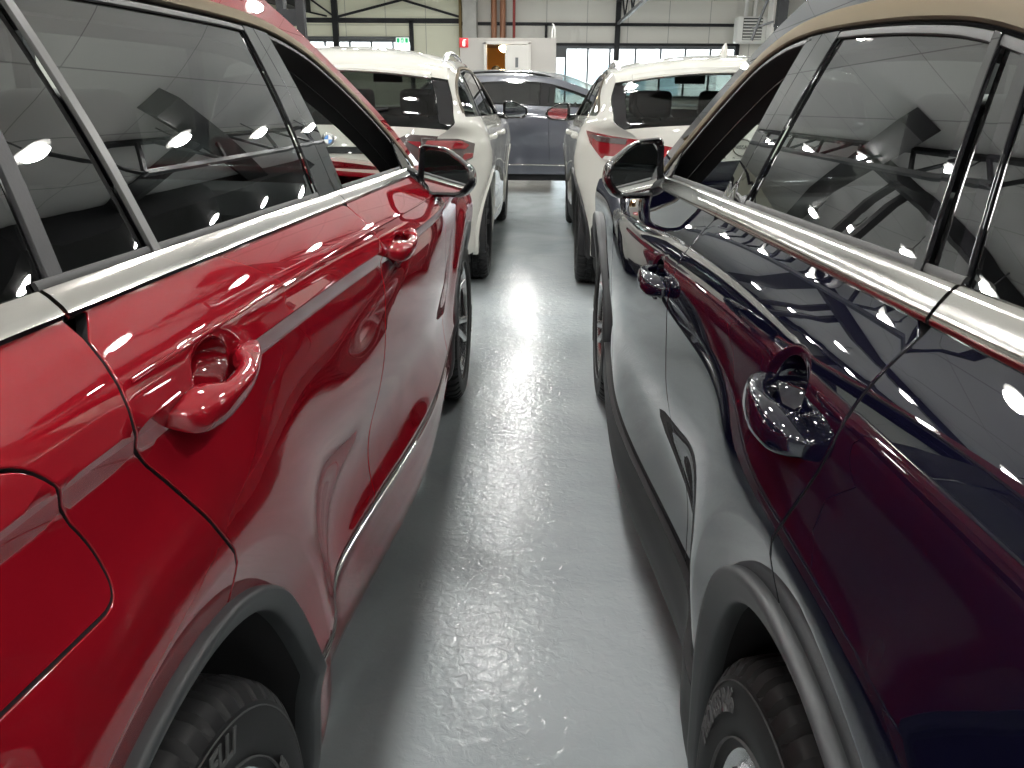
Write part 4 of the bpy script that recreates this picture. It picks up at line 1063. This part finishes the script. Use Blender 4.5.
mb = MB(); mb.box((4.72, FY + .1, .5), (4.45, .2, 1.0)); mb.build('wall_far_low', 'wall_far', smooth=False, kind='structure')
# girts, columns and braces on the far wall
tn = [0]
def trim(pieces, mat='steel'):
    tn[0] += 1; mb = MB()
    for a, b_, w, h in pieces: mb.bar(a, b_, w, h)
    return mb.build('trim_%d' % tn[0], mat, smooth=False, kind='structure')
Y1 = FY - .09
trim([((-3.1, Y1, 3.52), (RX, Y1, 3.48), .12, .10)])
trim([((.3, Y1, 2.83), (7.0, Y1, 2.83), .14, .09)])
trim([((LX, Y1, 3.62), (-3.1, Y1, 3.60), .14, .16)])
trim([((LX, Y1, 3.03), (-4.9, Y1, 3.03), .12, .08)], 'steel_mid')
trim([((-7.75, Y1, 0), (-7.75, Y1, CZ), .2, .2)]); trim([((-4.95, Y1, 0), (-4.95, Y1, 3.60), .14, .14)])
trim([((2.60, Y1, 0), (2.60, Y1, CZ), .2, .18)])
trim([((.0, Y1, 2.2), (.0, Y1, 3.5), .12, .1)]); trim([((6.98, Y1, 0), (6.98, Y1, 2.85), .14, .12)])
trim([((-7.7, Y1, 3.72), (-5.25, Y1, CZ), .06, .08), ((-5.25, Y1, CZ), (-3.1, Y1, 3.72), .06, .08), ((-7.75, Y1, 3.72), (-8.6, Y1, CZ), .05, .06), ((-8.05, Y1, 3.75), (-10.2, Y1, CZ - .1), .05, .06)])
trim([((-3.12, FY - .3, 0), (-3.12, FY - .3, CZ), .14, .10)], 'brown')
trim([((-2.75, FY - .45, 0), (-2.75, FY - .45, CZ), .62, .5)], 'concrete')
# columns along the side walls
for k, (x, y) in enumerate(((-3.95, 14.0), (-9.9, 8.0), (-9.9, 16.0), (-9.9, 24.0), (8.2, 8.0), (8.2, 16.0))):
    w = .13 if k == 0 else .3
    trim([((x, y, 0), (x, y, CZ), w, w)], 'void' if k == 0 else 'steel')
trim([((-4.35, 14.3, 0), (-4.35, 14.3, CZ), .2, .12)]); trim([((-4.35, 14.25, 2.35), (-4.0, 14.05, 2.35), .1, .25)])
trim([((6.35, 24.0, 0), (6.35, 24.0, CZ), .30, .25)]); trim([((6.85, 23.0, 0), (6.85, 23.0, CZ), .40, .3)])
trim([((5.75, 24.6, 2.6), (6.15, 24.2, CZ - .2), .06, .06), ((5.75, 24.6, 2.9), (6.2, 24.2, 3.05), .05, .05)], 'steel_mid')
trim([((6.2, 24.5, 0), (6.2, 24.5, CZ), .55, .05)], 'concrete')
# dark beams under the ceiling, unseen, laid to reflect in the car windows
z_ = CZ - .14
trim([((1.62, 9.3, z_), (6.8, 25.2, z_ - .1), .42, .26)]); trim([((2.45, 11.8, z_), (8.4, 11.5, z_), .30, .26)])
trim([((5.0, 9.0, CZ - .22), (5.0, 22.5, CZ - .22), 1.15, .42)])  # wide box added to reflect as a dark band in the red car's glass
trim([((-2.35, 10.8, z_), (-7.0, 27.5, z_ - .1), .46, .26)]); trim([((-3.35, 13.9, z_), (-9.9, 11.8, z_), .34, .26)])
trim([((-8.9, FY - 24, CZ - .2), (-8.9, FY, CZ - .2), .5, .4)])

def truss(x, y0, y1, zc, label, n):
    t = empty('roof_truss', (x, (y0 + y1) / 2, zc), label, 'truss', None)
    c = (y0 + y1) / 2
    mb = MB(); mb.bar((0, y0 - c, 0), (0, y1 - c, 0), .09, .09); mb.build('bottom_chord', 'steel_mid', t, smooth=False)
    mb = MB(); mb.bar((0, y0 - c, CZ - zc - .05), (0, y1 - c, CZ - zc - .05), .09, .08); mb.build('top_chord', 'steel', t, smooth=False)
    st = (y1 - y0) / n
    for i in range(n):
        a = y0 - c + st * i; mb = MB(); mb.bar((0, a, .0), (0, a - st * .42, CZ - zc - .06), .05, .05); mb.build('web_bar', 'steel', t, smooth=False)
        mb = MB(); mb.bar((0, a, .0), (0, a + st * .42, CZ - zc - .06), .05, .05); mb.build('web_bar', 'steel', t, smooth=False)
truss(2.60, 9.0, 31.8, 3.52, 'dark steel roof truss hanging under the ceiling to the right of the aisle', 9)
truss(-3.0, 9.0, 22.0, 3.75, 'dark steel roof truss hanging under the ceiling to the left of the aisle', 6)

# partition box with a doorway
PY = 16.0
def wall_box(name, rects, mat='partition'):
    mb = MB()
    for c, d in rects: mb.box(c, d)
    return mb.build(name, mat, smooth=False, kind='structure')
wall_box('wall_partition', [((-1.345, PY, 1.08), (.47, .1, 2.16)), ((-.06, PY, 1.08), (.50, .1, 2.16)), ((-.71, PY, 2.11), (.80, .1, .10))])
wall_box('wall_partition_side', [((-1.55, PY + 1.5, 1.08), (.08, 3, 2.16)), ((.15, PY + 1.5, 1.08), (.08, 3, 2.16))])
wall_box('wall_partition_inner', [((-.7, PY + 2.95, 1.08), (1.62, .06, 2.16)), ((-1.49, PY + 1.5, 1.08), (.03, 2.9, 2.15)), ((.09, PY + 1.5, 1.08), (.03, 2.9, 2.15))], 'orange')
wall_box('ceiling_partition', [((-.7, PY + 1.5, 2.14), (1.74, 3.0, .04))])
mb = MB(); mb.box((-1.115, PY - .03, 1.04), (.05, .16, 2.08)); mb.box((-.71, PY - .03, 2.075), (.86, .16, .05)); mb.box((-.30, PY - .03, 1.04), (.05, .16, 2.08)); mb.build('door_1', 'door_white', smooth=False, kind='structure')
mb = MB(); mb.box((-.535, PY - .10, 1.03), (.42, .05, 2.02), bev=.004); d = mb.build('door_2', 'door_white', smooth=False, kind='structure')
mb = MB(); mb.box((-.53, PY - .13, 1.74), (.055, .012, .17), bev=.004); mb.build('door_plate', 'steel_mid', d)
t = empty('bowl_lamp', (-.80, PY + .7, 1.99), 'glowing bowl lamp inside the orange room behind the open door', 'lamp')
mb = MB(); mb.lathe([(.15, .001), (.14, .04), (.06, .05)], 24, axis='z'); mb.build('lamp_base', 'door_white', t)
mb = MB(); mb.lathe([(-.045, .001), (-.035, .05), (.0, .09), (.03, .105), (.06, .10), (.065, .02)], 32, axis='z'); mb.build('bowl', 'bulb', t)

# someone standing in the orange room, only the dark hair shows above the grey car
def person(name, loc, label):
    t = bpy.data.meshes.new(name)
    J = [(0, 0, .93), (0, .01, 1.15), (0, .02, 1.36), (0, .0, 1.47), (0, -.01, 1.54), (0, -.02, 1.62), (0, 0, 1.70),
         (.17, .02, 1.37), (.24, .03, 1.12), (.25, -.03, .88), (-.17, .02, 1.37), (-.24, .03, 1.12), (-.25, -.03, .88),
         (.09, 0, .88), (.10, -.01, .50), (.10, .03, .09), (.10, -.12, .04), (-.09, 0, .88), (-.10, -.01, .50), (-.10, .03, .09), (-.10, -.12, .04)]
    E = [(0, 1), (1, 2), (2, 3), (3, 4), (4, 5), (5, 6), (2, 7), (7, 8), (8, 9), (2, 10), (10, 11), (11, 12), (0, 13), (13, 14), (14, 15), (15, 16), (0, 17), (17, 18), (18, 19), (19, 20)]
    RAD = [.14, .12, .14, .055, .06, .095, .075, .065, .048, .034, .065, .048, .034, .09, .062, .045, .035, .09, .062, .045, .035]
    t.from_pydata(J, E, []); o = bpy.data.objects.new(name, t); o.location = loc; COL.objects.link(o)
    sk = o.modifiers.new('skin', 'SKIN'); su = o.modifiers.new('sub', 'SUBSURF'); su.levels = 2; su.render_levels = 2
    for v, r_ in zip(t.skin_vertices[0].data, RAD): v.radius = (r_, r_)
    t.skin_vertices[0].data[0].use_root = True
    o['label'] = label; o['category'] = 'person'
    t.materials.append(M['cloth'])
    mb = MB(); rings = []
    for z, r_ in ((1.585, .088), (1.62, .104), (1.66, .108), (1.70, .100), (1.735, .078), (1.762, .045), (1.772, .01)):
        rings.append([(r_ * math.cos(a), .012 + r_ * 1.12 * math.sin(a), z) for a in np.linspace(0, 2 * math.pi, 20, endpoint=False)])
    mb.loft(rings); mb.build('hair', 'hair', o)
    return o
M['cloth'] = pbr('dark_cloth', (.05, .05, .06), .8); M['hair'] = pbr('dark_hair', (.012, .010, .009), .5)
person('person', (-.97, PY + .9, -.06), 'person with dark hair standing inside the orange doorway behind the grey car')

# signs
t = empty('fire_sign', (-1.51, PY - .055, 2.075), 'small red fire extinguisher sign on the grey partition', 'sign')
mb = MB(); mb.box((0, 0, 0), (.165, .012, .165), bev=.003); mb.build('sign_board', 'sign_red', t)
mb = MB(); mb.lathe([(-.055, .001), (-.055, .024), (.025, .024), (.04, .012), (.055, .012), (.055, .001)], 16, (0, -.008, -.005), axis='z'); mb.box((.022, -.008, .05), (.04, .006, .012)); mb.build('extinguisher_mark', 'sign_white', t)
t = empty('exit_sign', (-5.27, FY - .22, 2.93), 'green and white exit sign above the left row of windows', 'sign')
mb = MB(); mb.box((0, 0, 0), (.48, .06, .20), bev=.01); mb.build('sign_box', 'sign_white', t)
mb = MB()
for x in (-.155, .0, .155): mb.box((x, -.035, 0), (.10, .01, .15), bev=.003)
mb.build('sign_panels', 'sign_green', t)
mb = MB(); mb.lathe([(0, .001), (0, .018), (.008, .018), (.008, .001)], 12, (0, 0, 0), axis='z')
mb2 = MB(); mb2.tube([(.0, -.045, .045), (.0, -.045, .046)], .016, 10); mb2.tube([(0, -.045, .03), (-.01, -.045, -.01), (-.035, -.045, -.05)], .009, 6); mb2.tube([(-.01, -.045, -.01), (.02, -.045, -.03), (.03, -.045, -.06)], .009, 6); mb2.tube([(-.035, -.045, .0), (-.005, -.045, .022), (.03, -.045, .005)], .007, 6); mb2.build('running_figure', 'sign_white', t)

# pipes, heater
for x, r_, mt, lb in ((-1.90, .105, 'pipe', 'thick rust coloured pipe, the one nearest the concrete column'), (-1.58, .105, 'pipe', 'thick rust coloured pipe, the second from the concrete column'), (-1.17, .05, 'pipe_red', 'thin dark red pipe on the far wall right of the rust coloured pipes')):
    t = empty('wall_pipe', (x, FY - .28, 0), lb, 'pipe'); mb = MB(); mb.tube([(0, 0, 0), (0, 0, CZ)], r_, 20); mb.build('tube', mt, t)
    mb = MB(); mb.box((0, .12, 3.52), (r_ * 2.4, .26, .05)); mb.build('clamp', 'steel_mid', t)
t = empty('air_heater', (7.16, FY - 1.0, 3.27), 'white box air heater with louvres high on the far wall', 'heater')
mb = MB(); mb.box((0, 0, 0), (1.05, .55, .86), bev=.09, seg=3); mb.build('casing', 'heater', t)
mb = MB(); mb.box((.02, -.27, .02), (.66, .03, .70), bev=.01); mb.build('outlet', 'steel', t)
for k in range(7):
    mb = MB(); mb.box((.02, -.295, .30 - k * .098), (.64, .05, .045), Matrix.Rotation(R(28), 3, 'X'), .006); mb.build('louvre', 'heater', t)
for x in (-.18, .14):
    mb = MB(); mb.tube([(x, .05, .40), (x, .05, CZ - 3.27)], .07, 14); mb.build('hanger_pipe', 'heater', t)
t = empty('conduit_bracket', (.16, PY + .05, 2.14), 'white bent conduit standing on the right end of the partition', 'conduit')
mb = MB(); mb.tube([(.0, 0, 0), (.0, 0, .17), (-.02, 0, .24), (-.05, 0, .27)], .012, 8); mb.tube([(-.05, 0, .02), (-.045, 0, .16), (-.02, 0, .24)], .012, 8); mb.build('tube', 'heater', t)

# ceiling lamps
LG = 'round lamps hanging under the ceiling in rows'
proto = None
for ix in range(-3, 4):
    for iy in range(11):
        x, y = -.40 + ix * 2.7, -9.4 + iy * 3.15 + (.8 if ix % 2 else 0)
        if x > RX - .5 or x < LX + .5: continue
        if proto is None:
            o = empty('ceiling_lamp', (x, y, CZ - .42), 'round white lamp hanging on a short rod under the ceiling', 'lamp', LG)
            mb = MB(); mb.lathe([(-.03, .001), (-.025, .10), (.0, .15), (.03, .15), (.05, .12), (.054, .001)], 24, axis='z'); mb.build('diffuser', 'lamp', o)
            mb = MB(); mb.lathe([(.065, .001), (.055, .12), (.060, .225), (.068, .23), (.085, .15), (.14, .06), (.15, .001)], 24, axis='z'); mb.build('housing', 'heater', o)
            mb = MB(); mb.tube([(0, 0, .06), (0, 0, .41)], .012, 8); mb.build('rod', 'steel_mid', o); proto = o
        else:
            o = proto.copy(); COL.objects.link(o); o.location = (x, y, CZ - .42)
            for ch in proto.children:
                c = ch.copy(); COL.objects.link(c); c.parent = o

# outside: pale yard and a building with blue windows beyond the glass
M['yard'] = pbr('yard_concrete', (.6, .6, .58), .9); M['bld'] = pbr('pale_facade', (.75, .77, .78), .8); M['bld_glass'] = pbr('blue_glass', (.34, .47, .54), .2)
quad('ground_outside', [(-40, FY + .3, -.05), (60, FY + .3, -.05), (60, 90, -.05), (-40, 90, -.05)], 'yard')
t = empty('building', (4.5, 62, 0), 'pale building with blue windows seen through the glass doors', 'building')
mb = MB(); mb.box((0, 0, 2.1), (14, 8, 4.2)); mb.build('facade', 'bld', t, smooth=False)
for k in range(5):
    mb = MB(); mb.box((-5 + k * 2.2, -4.02, 1.9), (1.3, .08, 1.9)); mb.build('window', 'bld_glass', t, smooth=False)
mb = MB(); mb.box((0, 0, 4.3), (14.4, 8.4, .2)); mb.build('roof_edge', 'heater', t, smooth=False)
# ------------------------------------------------------------------ camera
cam = bpy.data.cameras.new('camera'); co = bpy.data.objects.new('camera', cam); COL.objects.link(co); scene.camera = co
cam.sensor_fit = 'HORIZONTAL'; cam.sensor_width = 36.0; cam.lens = 800.0 / 1024 * 36.0; cam.clip_start = .02; cam.clip_end = 200
co.location = (0, 0, 1.28)
co.matrix_world = Matrix.Translation((0, 0, 1.28)) @ Matrix.Rotation(R(2.1), 4, 'Z') @ Matrix.Rotation(R(90 - 20.24), 4, 'X') @ Matrix.Rotation(R(.35), 4, 'Z')
w = bpy.data.worlds.new('world'); scene.world = w; w.use_nodes = True
w.node_tree.nodes['Background'].inputs[0].default_value = (.93, .97, 1, 1); w.node_tree.nodes['Background'].inputs[1].default_value = 6.5
vs = scene.view_settings; vs.view_transform = 'Standard'; vs.look = 'None'; vs.gamma = 1; vs.use_curve_mapping = False; vs.exposure = 0.25
scene.cycles.max_bounces = 10; scene.cycles.transparent_max_bounces = 16; scene.cycles.glossy_bounces = 6; scene.cycles.caustics_reflective = False; scene.cycles.caustics_refractive = False; scene.cycles.sample_clamp_indirect = 6
